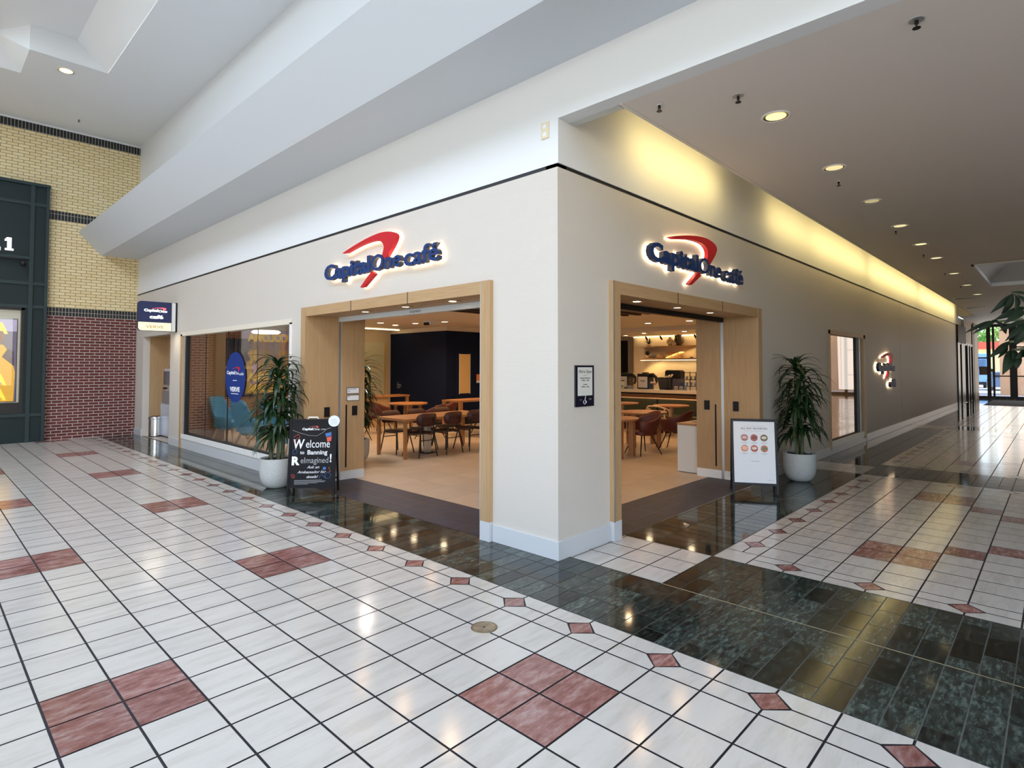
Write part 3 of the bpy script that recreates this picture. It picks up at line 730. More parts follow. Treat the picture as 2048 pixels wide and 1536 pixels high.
mb = MB(); mb.prism([(.62, 0), (1.1, 0), (1.1, .14), (.98, .14), (.98, .95), (.72, .95), (.6, .8), (.6, .68), (.74, .70), (.74, .14), (.62, .14)], 0, .12); mb.build('numeral', emis('numeral white', (.9, .9, .95), .9), t2)
t2 = thing('sign_light_bar', 'black round spotlight on a bar below the white numerals', 'lamp', (-4.98, SY-.55, 13.35))
mb = MB(); mb.tube([(-8, .12, .3), (-.0, .12, .3)], .06, 8); mb.build('bar', M_black, t2)
mb = MB(); mb.lathe([(.01, -.2), (.14, -.17), (.2, -.05), (.2, .08), (.12, .18), (.01, .2)], n=16); mb.build('lamp_head', M_black, t2)
# LED screen in the display window
t2 = thing('video_screen', 'tall bright video screen showing yellow shirts in the storefront window', 'screen', (-10.6, SY+.3, 3.1), axes=AXR)
W_, H_ = 5.45, 6.1
def sc_(n, m, mbf):
    mb = MB(); mbf(mb); return mb.build(n, m, t2)
E_ = lambda n, c, s=1.0: mat(n, tuple(v*.2 for v in c), .5, emit=c, es=s*.6)
sc_('case', M_black, lambda mb: mb.box(-.05, -.05, -.1, W_+.05, H_+.05, 0))
sc_('backdrop', E_('led dusk', (.16, .13, .22)), lambda mb: mb.box(0, 0, 0, W_, H_, .01))
sc_('crowd_band', E_('led violet', (.60, .50, .72)), lambda mb: mb.box(0, H_-.9, .01, W_, H_, .014))
for k, x in enumerate((.7, 2.5, 4.35)):
    sc_('yellow_shirt', E_('led yellow%d' % k, (.95, .50, .03), (.45, .3, 1.2)[k]), lambda mb: mb.prism([(x-.9, 0), (x+1.0, 0), (x+1.05, 2.2), (x+.75, 3.6), (x+.35, 4.2), (x-.4, 4.2), (x-.85, 3.4)], .014, .02))
    sc_('face_shape', E_('led skin%d' % k, (.30, .10, .05)), lambda mb: mb.prism([(x-.02+.42*math.cos(a*PI/10), 4.75+.6*math.sin(a*PI/10)) for a in range(20)], .02, .026))
    sc_('shade_shape', E_('led dark%d' % k, (.05, .03, .08)), lambda mb: mb.prism([(x+.3, 3.3), (x+1.0, 2.6), (x+.95, 3.7), (x+.6, 3.9)], .02, .025))
sc_('microphone', E_('led black', (.02, .02, .03)), lambda mb: mb.prism([(4.1+.33*math.cos(a*PI/8), 2.9+.3*math.sin(a*PI/8)) for a in range(16)], .028, .034))
sc_('microphone_flag', E_('led lilac', (.66, .60, .85)), lambda mb: mb.box(3.85, 2.3, .028, 4.5, 2.8, .036))
sc_('hand_shape', E_('led pink', (.75, .40, .42)), lambda mb: mb.prism([(3.9, .9), (4.4, .7), (4.75, 1.6), (4.5, 2.3), (4.0, 2.3), (3.8, 1.6)], .026, .03))
for z in (5.05, 1.25, .15):
    sc_('screen_text', E_('led gold%d' % int(z*10), (1.0, .60, .04), 2.2), lambda mb: addfit(mb, 'COLOMBIA', .15, 4.95, z, .78, .036, .04, bold=.05))
wbox(t, 'window_pane', M_glassd, -11.6, 0, 3.0, -4.95, .02, 9.9)

# ------------------------------------------------------------------ cash machine nook
sbox('wall_nook_side', M_oak, WX+.48, 47.2, .4, 4.3, 47.4, 8.3); sbox('wall_nook_near', M_oak, 3.0, 39.85, .4, 4.6, 40.07, 8.3)
mb = MB(); mb.box(4.2, 40.07, 5.75, 4.6, 47.2, 8.3); mb.box(4.2, 46.35, .4, 4.6, 47.2, 5.75); struct('wall_nook_back', mb, M_oak)
sbox('ceiling_nook', M_oakx, 3.0, 40.0, 8.1, 4.6, 47.3, 8.3); sbox('baseboard_nook', M_base, 3.0, 47.12, 0, 4.25, 47.2, .42); sbox('trim_5', M_reveal, 4.15, 44.28, 5.7, 4.2, 44.32, 8.1)
sbox('wall_nook_lounge', M_oak, 6.0, 39.85, 0, 6.3, YE, 9.55)
sbox('wall_nook_return', M_oak, 4.6, 39.85, 0, 6.0, 40.1, 9.55)
t = thing('cash_machine', 'silver and lilac cash machine inside the oak nook', 'cash machine', (4.1, 44.4, 0))
wb(t, 'surround', mat('cash machine navy', (.01, .015, .07), .35), .1, -1.9, 0, .4, 1.9, 5.7)
mb = MB(); mb.prism([(-.55, .1), (.1, .1), (.1, 5.5), (-.35, 5.5), (-.4, 4.9), (-.2, 3.6), (-.5, 2.9), (-.6, 2.5)], -1.6, 1.55, 1); mb.build('cabinet', mat('cash machine silver', (.60, .64, .74), .3, metal=.4), t, bevel=.02)
wb(t, 'screen', mat('cash screen', (.01, .015, .05), .15), -.5, -1.3, 4.2, -.28, 1.2, 5.3); wb(t, 'keypad_hood', mat('hood grey', (.20, .17, .17), .4), -.62, -1.2, 2.7, -.4, 1.1, 3.7); wb(t, 'plinth', M_black, -.5, -1.6, 0, .1, 1.55, .12)
wb(t, 'card_slot', M_black, -.63, .55, 3.85, -.4, .9, 4.0)
t = thing('waste_bin', 'cylindrical polished steel waste bin in front of the oak nook', 'bin', (3.25, 46.15, 0))
mb = MB(); mb.cyl((0, 0, 0), .5, .06, 1.5, 40); mb.build('body', M_steel, t)
mb = MB(); mb.lathe([(.52, 1.42), (.54, 1.5), (.5, 1.62), (.4, 1.66), (.3, 1.6)], n=40); mb.build('lid_ring', M_steel, t)
mb = MB(); mb.cyl((0, 0, 0), .49, 0, .06, 32); mb.build('foot_ring', M_black, t); mb = MB(); mb.disc((0, 0, 1.58), .4); mb.build('opening', M_black, t)

# ------------------------------------------------------------------ store interior shell
ZI = 9.55
boxes('wall_lounge_end', [(6.3, 48.9, 0, 10.7, YE-.02, ZI)], M_brind)
boxes('wall_lounge_oak', [(10.7, 48.9, 0, 14, YE-.02, ZI), (14, 44.5, 0, 14.2, YE-.02, ZI)], M_oak)
boxes('wall_back_store', [(14.2, 44.5, 0, 24.6, 44.9, ZI)], M_tan)
boxes('wall_counter', [(47, 3.6, 0, 47.4, 28.4, ZI), (47.4, 28.2, 0, 52, 28.4, ZI), (52, 28.2, 0, 52.3, 36, ZI), (34, 36, 0, 52.3, 36.3, ZI)], M_tan)
sbox('wall_pod', M_navy, 24.6, 35.2, 0, 34, 44.9, 9.14); sbox('wall_pod_band', M_sofw, 24.65, 35.25, 9.14, 34, 44.9, ZI)
boxes('ceiling_store', [(2.9, 3.5, ZI, 52.4, YE, ZI+.2)], M_sofw)
boxes('ceiling_counter', [(39, 3.6, 9.12, 47, 28.4, ZI)], M_sofw)
sbox('trim_6', M_sofw, 2.9, 5.9, 8.35, 3.0, 19.1, ZI); sbox('trim_7', M_sofw, 5.3, 3.5, 8.35, 18, 3.62, ZI)
boxes('wall_store_inner', [(3.0, 3.62, 0, 3.02, 5.95, ZI), (3.0, 19.1, 0, 3.02, 20.5, ZI), (3.0, 3.6, 8.3, 3.02, 40, ZI), (3, 3.6, 8.3, 52, 3.62, ZI), (18.2, 3.6, 0, 29.9, 3.62, ZI), (39.1, 3.6, 0, 52, 3.62, ZI), (3.0, 37.4, 0, 3.02, 40, ZI)], M_sofw)
boxes('baseboard_store', [(24.5, 35.1, 0, 34, 35.2, .35)], M_black)
t = bpy.data.objects.new('door_3', None); COL.objects.link(t); t['kind'] = 'structure'
wb(t, 'door_leaf', M_navy, 25.7, 35.12, .1, 28.25, 35.2, 7.0); wb(t, 'vision_panel', mat('vision panel', (.55, .36, .15), .3, emit=(.55, .30, .10), es=.08), 26.2, 35.07, 3.05, 27.55, 35.12, 6.9); wb(t, 'panel_bead', M_sofw, 26.15, 35.08, 3.0, 26.2, 35.13, 6.95); wb(t, 'panel_bead', M_sofw, 27.55, 35.08, 3.0, 27.6, 35.13, 6.95)
t = bpy.data.objects.new('door_4', None); COL.objects.link(t); t['kind'] = 'structure'
wb(t, 'door_leaf', M_black, 51.9, 32.4, 0, 52, 34.4, 9.0)
t = bpy.data.objects.new('window_3', None); COL.objects.link(t); t['kind'] = 'structure'
wb(t, 'frosted_pane', M_frost, 20.5, 44.42, 2.4, 23.75, 44.5, 8.2); wb(t, 'frame', mat('frame gold', (.60, .42, .18), .4), 23.75, 44.38, .3, 23.95, 44.5, 8.25)
t = thing('notice_poster', 'orange and white notice posted beside the navy door', 'poster', (28.5, 35.18, 4.05), axes=AXR)
wb(t, 'sheet', mat('notice orange', (.70, .22, .08), .6), 0, .2, 0, .6, .85, .02); wb(t, 'label_strip', M_paper, 0, 0, 0, .9, .2, .02)
t = thing('wall_graphic', 'small pale lettering in a corner frame on the navy wall', 'wall graphic', (24.58, 43.5, 3.0), axes=AXL)
mb = MB()
for k, w_ in enumerate((.35, .8, .85, .6)): mb.box(.25, .95-.17*k, 0, .25+w_*.9, 1.0-.17*k, .01)
mb.build('line_of_text', M_chalkg, t)
# slatted ceiling baffles
for k, y in enumerate((6.2, 7.3, 8.4, 9.5, 10.6, 11.8, 12.8, 13.7, 14.6, 15.6, 16.6, 17.6, 18.6, 19.6)):
    t = sbox('ceiling_baffle', M_dkwood, 8, y-.18, 9.1, 22.8-(k % 3)*.15, y+.18, 9.4)
# ceiling lights inside
spots = [(17.83, 36.06), (20.25, 37.33), (20.3, 34.3), (20.9, 30.9), (25.25, 30.8), (34.4, 19.0), (34.3, 14.96), (34.3, 11.0)]
lab = ['store ceiling light farthest left, near the tan wall', 'store ceiling light nearest the strip light', 'store ceiling light second from the left through atrium portal', 'store ceiling light left of the projector by navy wall', 'store ceiling light in front of the navy door', 'store ceiling light left of two before the counter soffit', 'store ceiling light right of two before the counter soffit', 'store ceiling light hidden past the corridor portal reveal']
for (x, y), l in zip(spots, lab): downlight('store_downlight', l, (x, y, ZI), .3, M_bulb, 12, 'round store ceiling lights')
spots = [(8.5, 23), (8.5, 31), (9, 44), (15, 25), (15, 31), (28, 10), (28, 16), (28, 24), (21, 24), (42, 14)]
for i, (x, y) in enumerate(spots):
    area('store_fill_light', (x, y, ZI-.05 if x < 39 else 9.05), .5, 24 if x < 12 else 13, WARM if x > 12 else (1, .88, .76), (0, 0, -1), spread=2.5)  # added lamps without fixtures, out of sight, to brighten the store
for i, (x, y) in enumerate(((12.5, 8.2), (12.5, 14), (19, 11.3), (19.5, 17))):
    downlight('baffle_spotlight', ['spotlight between the ceiling slats, nearest the corner', 'spotlight between the slats seen through atrium portal', 'spotlight between the slats seen through corridor portal', 'spotlight between the slats deep in the store'][i], (x, y, 9.3), .18, M_bulb, 9, 'slat ceiling spotlights')
for i, (x, y) in enumerate(((43.5, 27.2), (41, 23.4), (41, 18.9))):
    downlight('counter_downlight', ['soffit light over counter, leftmost', 'soffit light over counter, middle', 'soffit light over counter, rightmost'][i], (x, y, 9.12), .3, M_bulb, 8, 'counter soffit lights')
t = thing('strip_light', 'long warm strip light over the tan wall', 'ceiling light', (20.5, 42.3, 9.5)); wb(t, 'housing', M_trim, -4.2, -.12, .0, 3.6, .12, .05); wb(t, 'diffuser', M_strip, -4.2, -.12, -.08, 3.6, .12, 0)
t = thing('projector', 'small white ceiling projector with dark lens in the store', 'projector', (19.4, 30.8, 9.35)); wb(t, 'case', M_trim, -.5, -.5, -.15, .5, .5, .2, bevel=.04); wb(t, 'lens', M_black, -.56, -.3, -.2, -.45, .35, .02)
area('counter_cove_light', (46.3, 17.5, 9.0), 20, 26, (1, .66, .26), (.45, 0, -1), .4)
bpy.data.objects['counter_cove_light'].rotation_euler = (0, 0.35, PI/2)
t = thing('cove_strip', 'glowing strip where the soffit meets the shelf wall', 'strip light', (46.6, 17, 9.05)); wb(t, 'tube', M_strip, -.1, -10, -.06, .1, 11.1, 0)
t = thing('pendant_lamp', 'wide glowing oval lamp inside the left window', 'lamp', (6.6, 41, 8.4))
t.location = (8.2*T, 37*T, 8.35*T)
mb = MB(); mb.lathe([(.01, .12), (.9, .1), (1.05, 0), (.9, -.12), (.01, -.14)], n=32); mb.build('shade', M_bulb2, t); mb = MB(); mb.tube([(0, 0, .1), (0, 0, 1.2)], .02, 6); mb.build('cord', M_black, t)

# ------------------------------------------------------------------ furniture
def chair_thin():
    t = thing('cafe_chair', 'x', 'chair', (0, 0, 0), 0, 'dark chairs round the long table')
    mb = MB(); mb.prism(rrect(-.72, -.68, .72, .72, .25), 1.42, 1.52); mb.build('seat', M_seatd, t, bevel=.02)
    mb = MB(); N = 12; A = []; mb.smooth = True
    for k in range(N+1):
        a = -1+2*k/N; x = .8*math.sin(a*1.05)/math.sin(1.05)*.98; y = -.95+.22*(a*a)
        e = math.sqrt(max(0, 1-abs(a)**3.2)); zc_ = 2.35; h = .42*(.35+.65*e)
        A.append((x, y, zc_-h, zc_+h*.95))
    vs = [(x, y, z) for x, y, z, z2 in A]+[(x, y-.03, z2) for x, y, z, z2 in A]
    mb.add(vs, [(k, k+1, N+1+k+1, N+1+k) for k in range(N)]); mb.smooth = False
    mb.build('backrest', M_burgd, t, solid=.06)
    for sx in (-1, 1):
        mb = MB(); mb.tube([(sx*.5, .5, 1.42), (sx*.72, .78, 0)], .04, 8); mb.build('leg', M_leg, t)
        mb = MB(); mb.tube([(sx*.42, -.98, 2.5), (sx*.5, -.78, 1.45), (sx*.72, -.95, 0)], .04, 8); mb.build('leg', M_leg, t)
        mb = MB(); mb.tube([(sx*.56, .5, 1.36), (sx*.56, -.8, 1.36)], .03, 6); mb.build('side_rail', M_leg, t)
    mb = MB(); mb.tube([(-.6, -.82, 1.05), (.6, -.82, 1.05)], .03, 6); mb.build('stretcher', M_leg, t)
    return t
def shell(mb, r, z0, zb, za, taper=.75, amax=2.45, N=28, K=6, lean=.25, front=.2, wing=0):
    """bucket round the back (towards -y) whose rim drops from the back to the arms"""
    vs = []; mb.smooth = True
    for k in range(K+1):
        v = k/K
        for i in range(N+1):
            a = -amax+2*amax*i/N; u = abs(a)/amax
            top = za+(zb-za)*(.5+.5*math.cos(min(1, u*1.25)*PI)) if wing == 0 else za+(zb-za)*max(0, min(1, 1-(u-.34)/.2))
            z = z0+(top-z0)*v; rr = r*(taper+(1-taper)*min(1, v*1.6)**.6)
            x = rr*math.sin(a); y = -rr*math.cos(a)-lean*max(0, z-z0)*(1-u)
            if abs(a) > PI/2: y = rr*(-math.cos(a))*1.05
            vs.append((x, y, z))
    M_ = N+1
    mb.add(vs, [(k*M_+i, k*M_+i+1, (k+1)*M_+i+1, (k+1)*M_+i) for k in range(K) for i in range(N)]); mb.smooth = False
def chair_tub():
    t = thing('tub_chair', 'x', 'chair', (0, 0, 0), 0, 'burgundy tub chairs')
    mb = MB(); shell(mb, .98, 1.25, 2.75, 2.15, .72); mb.build('shell', M_burg, t, solid=.07)
    mb = MB(); mb.prism(rrect(-.78, -.72, .78, .85, .35), 1.3, 1.5); mb.build('seat', M_burg, t, bevel=.03)
    for sx in (-1, 1):
        for sy in (-1, 1):
            mb = MB(); mb.tube([(sx*.35, sy*.35, 1.32), (sx*.85, sy*.85, 0)], [.05, .03], 8); mb.build('leg', M_leg, t)
    return t
def chair_lounge():
    t = thing('lounge_chair', 'x', 'armchair', (0, 0, 0), 0, 'blue lounge chairs behind the window')
    mb = MB(); shell(mb, 1.2, .95, 3.4, 2.0, .6, 2.2, lean=.16, wing=1); mb.build('shell', M_bluef, t, solid=.12)
    mb = MB(); mb.prism(rrect(-.95, -.9, .95, 1.2, .4), 1.15, 1.6); mb.build('seat_cushion', M_bluef, t, bevel=.08)
    for sx in (-1, 1):
        for sy in (-1, 1):
            mb = MB(); mb.tube([(sx*.55, sy*.55, 1.1), (sx*.95, sy*.92, 0)], [.11, .06], 10); mb.build('leg', M_ash, t)
    return t
def chair_hoop():
    t = thing('hoop_chair', 'x', 'chair', (0, 0, 0), 0, 'bent wood hoop chairs at the banquette')
    mb = MB(); mb.prism(rrect(-.75, -.7, .75, .75, .3), 1.4, 1.5); mb.build('seat', M_ash, t, bevel=.02)
    mb = MB(); mb.tube([(-.85, .2, 2.15), (-.82, -.45, 2.3), (-.5, -.9, 2.5), (0, -1.0, 2.55), (.5, -.9, 2.5), (.82, -.45, 2.3), (.85, .2, 2.15)], .07, 10); mb.build('hoop', M_ash, t)
    for sx in (-1, 1):
        mb = MB(); mb.tube([(sx*.8, .15, 2.2), (sx*.85, .75, 0)], .06, 8); mb.build('leg', M_ash, t)
        mb = MB(); mb.tube([(sx*.75, -.6, 2.38), (sx*.85, -.95, 0)], .06, 8); mb.build('leg', M_ash, t)
    return t
def table_long(loc, label, x, y, h):
    t = thing('long_table', label, 'table', loc)
    wb(t, 'tabletop', M_table, 0, 0, h-.16, x, y, h, bevel=.02)
    for a, b in ((0, 0), (x-.22, 0), (0, y-.22), (x-.22, y-.22)): wb(t, 'leg', M_table, a+.02, b+.02, 0, a+.2, b+.2, h-.16)
    return t
def table_round(loc, label, r, h, rot=.4, leg=1.1, w_=.22):
    t = thing('round_table', label, 'table', loc, rot)
    mb = MB(); mb.lathe([(.01, h-.14), (r-.08, h-.14), (r, h-.05), (r, h-.02), (r-.03, h), (.01, h)], n=48, sharp=True); mb.build('tabletop', M_table, t)
    for k in range(4):
        a = PI/4+k*PI/2; x, y = leg*math.cos(a), leg*math.sin(a); wb(t, 'leg', M_table, x-w_/2, y-w_/2, 0, x+w_/2, y+w_/2, h-.13)
    return t
def table_pedestal(loc, label, r, h):
    t = thing('pedestal_table', label, 'table', loc, 0, 'round tables along the banquette')
    mb = MB(); mb.lathe([(.01, h-.12), (r-.05, h-.12), (r, h-.04), (r, h), (.01, h)], n=40, sharp=True); mb.build('tabletop', M_table, t)
    wb(t, 'column', M_ash, -.12, -.12, .1, .12, .12, h-.12); wb(t, 'foot', M_ash, -.75, -.1, 0, .75, .1, .14); wb(t, 'foot', M_ash, -.1, -.75, 0, .1, .75, .14)
    return t
table_long((10.15, 21.5, 0), 'long oak table ringed by dark chairs in the store', 7.4, 3.1, 2.45)
t = thing('floor_power_post', 'square white power post under the long oak table', 'power post', (12.9, 22.85, 0)); wb(t, 'post', M_alu, -.17, -.17, .04, .17, .17, 2.25); wb(t, 'base_plate', M_black, -.4, -.4, 0, .4, .4, .04)
c0 = chair_thin(); c0.location = V(11.75, 22.2, 0)*T; c0['label'] = 'dark chair with back to the atrium, left of three at long table'
clone(c0, (13.85, 22.15, 0), 0.03, 'dark chair with back to the atrium, middle of three at long table')
clone(c0, (15.98, 22.25, 0), -0.02, 'dark chair with back to the atrium, right of three at long table')
clone(c0, (11.6, 24.3, 0), PI+.05, 'dark chair behind the long table at its left end')
clone(c0, (13.7, 24.4, 0), PI-.05, 'dark chair behind the middle of the long table')
clone(c0, (15.9, 24.3, 0), PI, 'dark chair behind the long table at its right end')
tb = chair_tub(); tb.location = V(17.2, 35.2, 0)*T; tb.rotation_euler = (0, 0, -1.2); tb['label'] = 'burgundy tub chair left of the round table past the long table'
clone(tb, (22.6, 33.0, 0), .9, 'burgundy tub chair right of the round table past the long table')
clone(tb, (21.6, 26.7, 0), 0.1, 'burgundy tub chair drawn up to the right hand bench table')
clone(tb, (17.6, 28.6, 0), 0.2, 'burgundy tub chair low behind the long table')
clone(tb, (13.2, 32.0, 0), -1.8, 'burgundy tub chair half hidden by the indoor plant')
clone(tb, (18.9, 21.2, 0), 1.2, 'burgundy tub chair at right edge of the atrium portal')
table_round((20.0, 34.9, 0), 'round oak table between two burgundy chairs, near the navy wall', 1.75, 2.45)
t = thing('bench_table', 'oak counter table against the tan wall beside the plant', 'table', (18.3, 39.2, 0)); wb(t, 'tabletop', M_table, 0, 0, 2.75, 5.0, 1.9, 2.92, bevel=.02); wb(t, 'panel', M_oak, .1, .15, 0, 2.6, .3, 2.75); wb(t, 'leg', M_table, 4.7, .1, 0, 4.95, .35, 2.75)
t = thing('bench_table', 'oak table with burgundy chair before the navy door', 'table', (20.2, 28.0, 0)); wb(t, 'tabletop', M_table, 0, 0, 2.75, 4.2, 2.4, 2.9, bevel=.02); wb(t, 'leg', M_table, .03, .03, 0, .3, .3, 2.75); wb(t, 'leg', M_table, 3.9, .03, 0, 4.17, .3, 2.75); wb(t, 'leg', M_table, .03, 2.1, 0, .3, 2.37, 2.75)
# corridor portal view
table_round((20.1, 13.0, 0), 'round oak table cut by the left jamb of the corridor portal', 1.55, 2.45, .1, 1.15, .34)
table_round((25.7, 14.3, 0), 'round oak table in the middle of the corridor portal view', 1.7, 2.45, .75, 1.25, .34)
clone(tb, (22.2, 12.2, 0), 1.2, 'burgundy tub chair pulled to the near left round table')
clone(tb, (25.3, 11.6, 0), .15, 'burgundy tub chair with back to the corridor at middle table')
clone(tb, (22.2, 16.4, 0), -2.6, 'burgundy tub chair on far side of the near left table')
table_pedestal((32.6, 15.8, 0), 'round pedestal table at right end of the green banquette', 1.45, 2.5)
table_pedestal((32.6, 20.6, 0), 'round pedestal table at left of the green banquette', 1.45, 2.5)
hc = chair_hoop(); hc.location = V(30.9, 16.0, 0)*T; hc.rotation_euler = (0, 0, -PI/2+.1); hc['label'] = 'bent wood hoop chair at the right banquette table'
clone(hc, (30.9, 20.9, 0), -PI/2, 'bent wood hoop chair at the left banquette table')
t = thing('banquette', 'long dark green leather banquette below the counter', 'bench', (35.0, 11, 0))
wb(t, 'plinth', M_black, -1.6, 0, 0, .6, 15, .5)
for k in range(4): wb(t, 'back_cushion', M_olive, .0, .05+3.75*k, 1.2, .55, 3.7+3.75*k, 2.76, bevel=.08)
for k in range(4): wb(t, 'seat_cushion', M_olive, -1.8, .05+3.75*k, 1.0, .1, 3.7+3.75*k, 1.5, bevel=.1)
wb(t, 'top_ledge', M_ash, .0, 0, 2.78, .75, 15, 2.85)
t = thing('service_counter', 'long counter with pale top and wood front behind the banquette', 'counter', (37, 10, 0))
wb(t, 'body', mat('counter front wood', (.30, .12, .05), .4), .1, .1, 0, 2.2, 16.8, 3.1); wb(t, 'worktop', mat('counter top', (.66, .56, .42), .3), -.15, 0, 3.22, 2.3, 17, 3.5, bevel=.02); wb(t, 'shadow_gap', M_black, .0, .05, 3.1, 2.2, 16.9, 3.22)
for k in range(4): wb(t, 'front_joint', M_black, .09, 2+4*k, 2.86, .1, 2.04+4*k, 3.1)
t = thing('glass_guard', 'low clear glass guard along front edge of the counter', 'glass guard', (37, 10, 3.5)); wb(t, 'glass_sheet', M_glassd, -.02, 5, .0, .01, 16.5, 1.1); wb(t, 'foot_rail', M_alu, -.04, 5, 0, .03, 16.5, .04)
t = thing('display_plinth', 'plain white box plinth with wood top beside the portal reveal', 'plinth', (18.07, 5.9, 0)); wb(t, 'body', mat('plinth white', (.66, .66, .64), .5), 0, 0, .03, 3.2, 1.64, 2.52); wb(t, 'top', M_table, -.02, -.02, 2.52, 3.2, 1.66, 2.62); wb(t, 'opening', M_black, .9, .3, 2.62, 2.4, 1.3, 2.625)
t = thing('white_cabinet', 'white cabinet edge at right side of the atrium portal', 'cabinet', (5.3, 6.5, 0)); wb(t, 'body', M_trim, 0, .0, .02, .9, .62, 2.6); wb(t, 'vent', M_black, -.02, .4, .75, 0, .63, 1.15)
# ------------------------------------------------------------------ things on the counter and the shelves
ZT = 3.5
def machine(label, y, first):
    t = thing('coffee_brewer', label, 'coffee machine', (37.9, y, ZT), 0, None)
    wb(t, 'case', M_black, 0, -.65, 0, 1.0, .65, 1.5, bevel=.08); wb(t, 'front_panel', mat('panel grey' + str(first), (.62, .60, .58), .35), -.02, -.5, .15, .0, .5, 1.2)
    wb(t, 'lid_knob', M_black, .3, -.25, 1.5, .7, .25, 1.62)
    mb = MB(); mb.tube([(.3, -.6, 1.35), (.3, -.95, 1.4), (.3, -1.25, 1.15), (.3, -1.3, .75), (.3, -1.15, .5)], [.2, .17, .15, .12, .1], 10); mb.build('arm', M_black, t)
    mb = MB(); mb.box(-.25, .75, 0, .25, .83, .01)
    mb.v = [(-.03-v[2], -v[0], v[1]) for v in mb.v]; mb.build('lettering', M_ink, t)
    return t
machine('boxy black coffee machine with white front at counter centre', 21.7, 1)
machine('boxy black coffee machine cut by the portal jamb', 24.0, 2)
t = thing('tool_crate', 'black crate holding pale long handled scoops on the counter', 'crate', (38.0, 19.4, ZT))
mb = MB(); mb.add([(0, -.55, 0), (0, .55, 0), (0, .8, 1.15), (0, -.8, 1.15), (.7, -.55, 0), (.7, .55, 0), (.8, .8, 1.15), (.8, -.8, 1.15)], [(0, 3, 2, 1), (4, 5, 6, 7), (0, 4, 7, 3), (1, 2, 6, 5), (0, 1, 5, 4)]); mb.build('crate_body', M_black, t, solid=.03)
for k in range(4):
    y = -.45+k*.28; mb = MB(); mb.tube([(.1, y+.35, .55), (.1, y, 1.0), (.15, y-.28, 1.45-.08*k)], [.03, .03, .09], 8); mb.build('scoop', mat('scoop %d' % k, (.75, .66, .50), .4), t)
t = thing('espresso_tower', 'tall black equipment cabinet behind the crate', 'appliance', (38.75, 19.0, ZT)); wb(t, 'case', M_black, 0.1, -.8, 0, .9, .85, 1.75, bevel=.03); wb(t, 'top_rack', M_leg, .15, -.7, 1.75, .8, .75, 1.84); wb(t, 'dial', M_inkg, .08, .2, 1.1, .1, .5, 1.4)
t = thing('glass_rack', 'dark metal rack of cups and jugs at right end of counter', 'rack', (38.3, 17.0, ZT))
for y in (-.6, .0, .6): mb = MB(); mb.tube([(0, y, 0), (0, y, 1.7)], .04, 6); mb.build('upright', M_leg, t)
for z in (.35, .95, 1.6): wb(t, 'rack_shelf', M_leg, -.1, -.65, z, .6, .65, z+.05)
for k in range(6):
    t = thing('glass_cup', 'dark cup on the counter rack, %s' % ['lower left', 'lower middle', 'lower right', 'upper left', 'upper middle', 'upper right'][k], 'cup', (38.5, 17.4-.4*(k % 3), ZT+.4+.6*(k//3)), 0, 'cups on the counter rack')
    mb = MB(); mb.lathe([(.01, 0), (.1, 0), (.13, .32), (.11, .32), (.09, .03)], n=16); mb.build('cup_body', M_inkg, t)
t = thing('pastry_stand', 'small copper stand with pastries beside the coffee machine', 'stand', (37.5, 20.35, ZT)); mb = MB(); mb.lathe([(.2, 0), (.05, .05), (.04, .5), (.36, .54), (.36, .58), (.01, .58)], n=20); mb.build('stand', mat('copper', (.50, .22, .12), .3, metal=.7), t)
for k in range(3): mb = MB(); mb.lathe([(.01, 0), (.1, .03), (.11, .1), (.01, .2)], (.0, -.2+.2*k, .58), 12); mb.build('pastry', mat('pastry %d' % k, (.72, .55, .38), .6), t)
for k, y in enumerate((17.9, 17.42, 16.95)):
    t = thing('price_card', 'small cream price card on counter, %s of three' % ['left', 'middle', 'right'][k], 'card', (37.3, y, ZT), 0, 'price cards on the counter')
    mb = MB(); mb.add([(0, -.16, 0), (0, .16, 0), (.1, .16, .38), (.1, -.16, .38)], [(0, 3, 2, 1)]); mb.build('card', mat('card cream %d' % k, (.75, .66, .42), .6), t, solid=.015)
    wb(t, 'print', M_table, .03, -.07, .15, .06, .07, .28)
t = thing('menu_card', 'tilted cream menu card at left end of the counter', 'card', (37.3, 23.75, ZT)); mb = MB(); mb.add([(0, -.3, 0), (0, .3, 0), (.15, .28, .7), (.15, -.3, .72)], [(0, 3, 2, 1)]); mb.build('card', mat('menu cream', (.75, .70, .55), .6), t, solid=.015)
wb(t, 'print', M_inkg, .0, -.15, .2, .06, .15, .34)
t = thing('card_holder', 'clear low holder on counter between the brewers', 'holder', (37.4, 22.8, ZT)); wb(t, 'cup', mat('clear plastic', (.4, .38, .34), .1), -.1, -.25, 0, .2, .25, .3); wb(t, 'rim', M_alu, -.12, -.27, .28, .22, .27, .32)
def shelf(label, z, z_th, y0, y1, glow):
    t = thing('wall_shelf', label, 'shelf', (46.0, y0, z)); wb(t, 'board', wood('shelf oak %d' % z, (.50, .30, .14), (.60, .40, .22), .4, 'y'), 0, 0, -z_th, 1.0, y1-y0, 0)
    if glow: wb(t, 'glow_strip', M_strip, .02, .1, -z_th-.03, .12, y1-y0-.1, -z_th)
    return t
shelf('upper oak shelf with vases on the tan wall', 7.95, .12, 14, 27.0, False); shelf('lower oak shelf with gold bags, lit along its edge', 6.6, .2, 14, 27.0, True)
area('shelf_glow', (46.3, 20, 6.3), 12, 10, (1, .72, .35), (0, 0, -1), .2); bpy.data.objects['shelf_glow'].rotation_euler = (0, 0, PI/2)
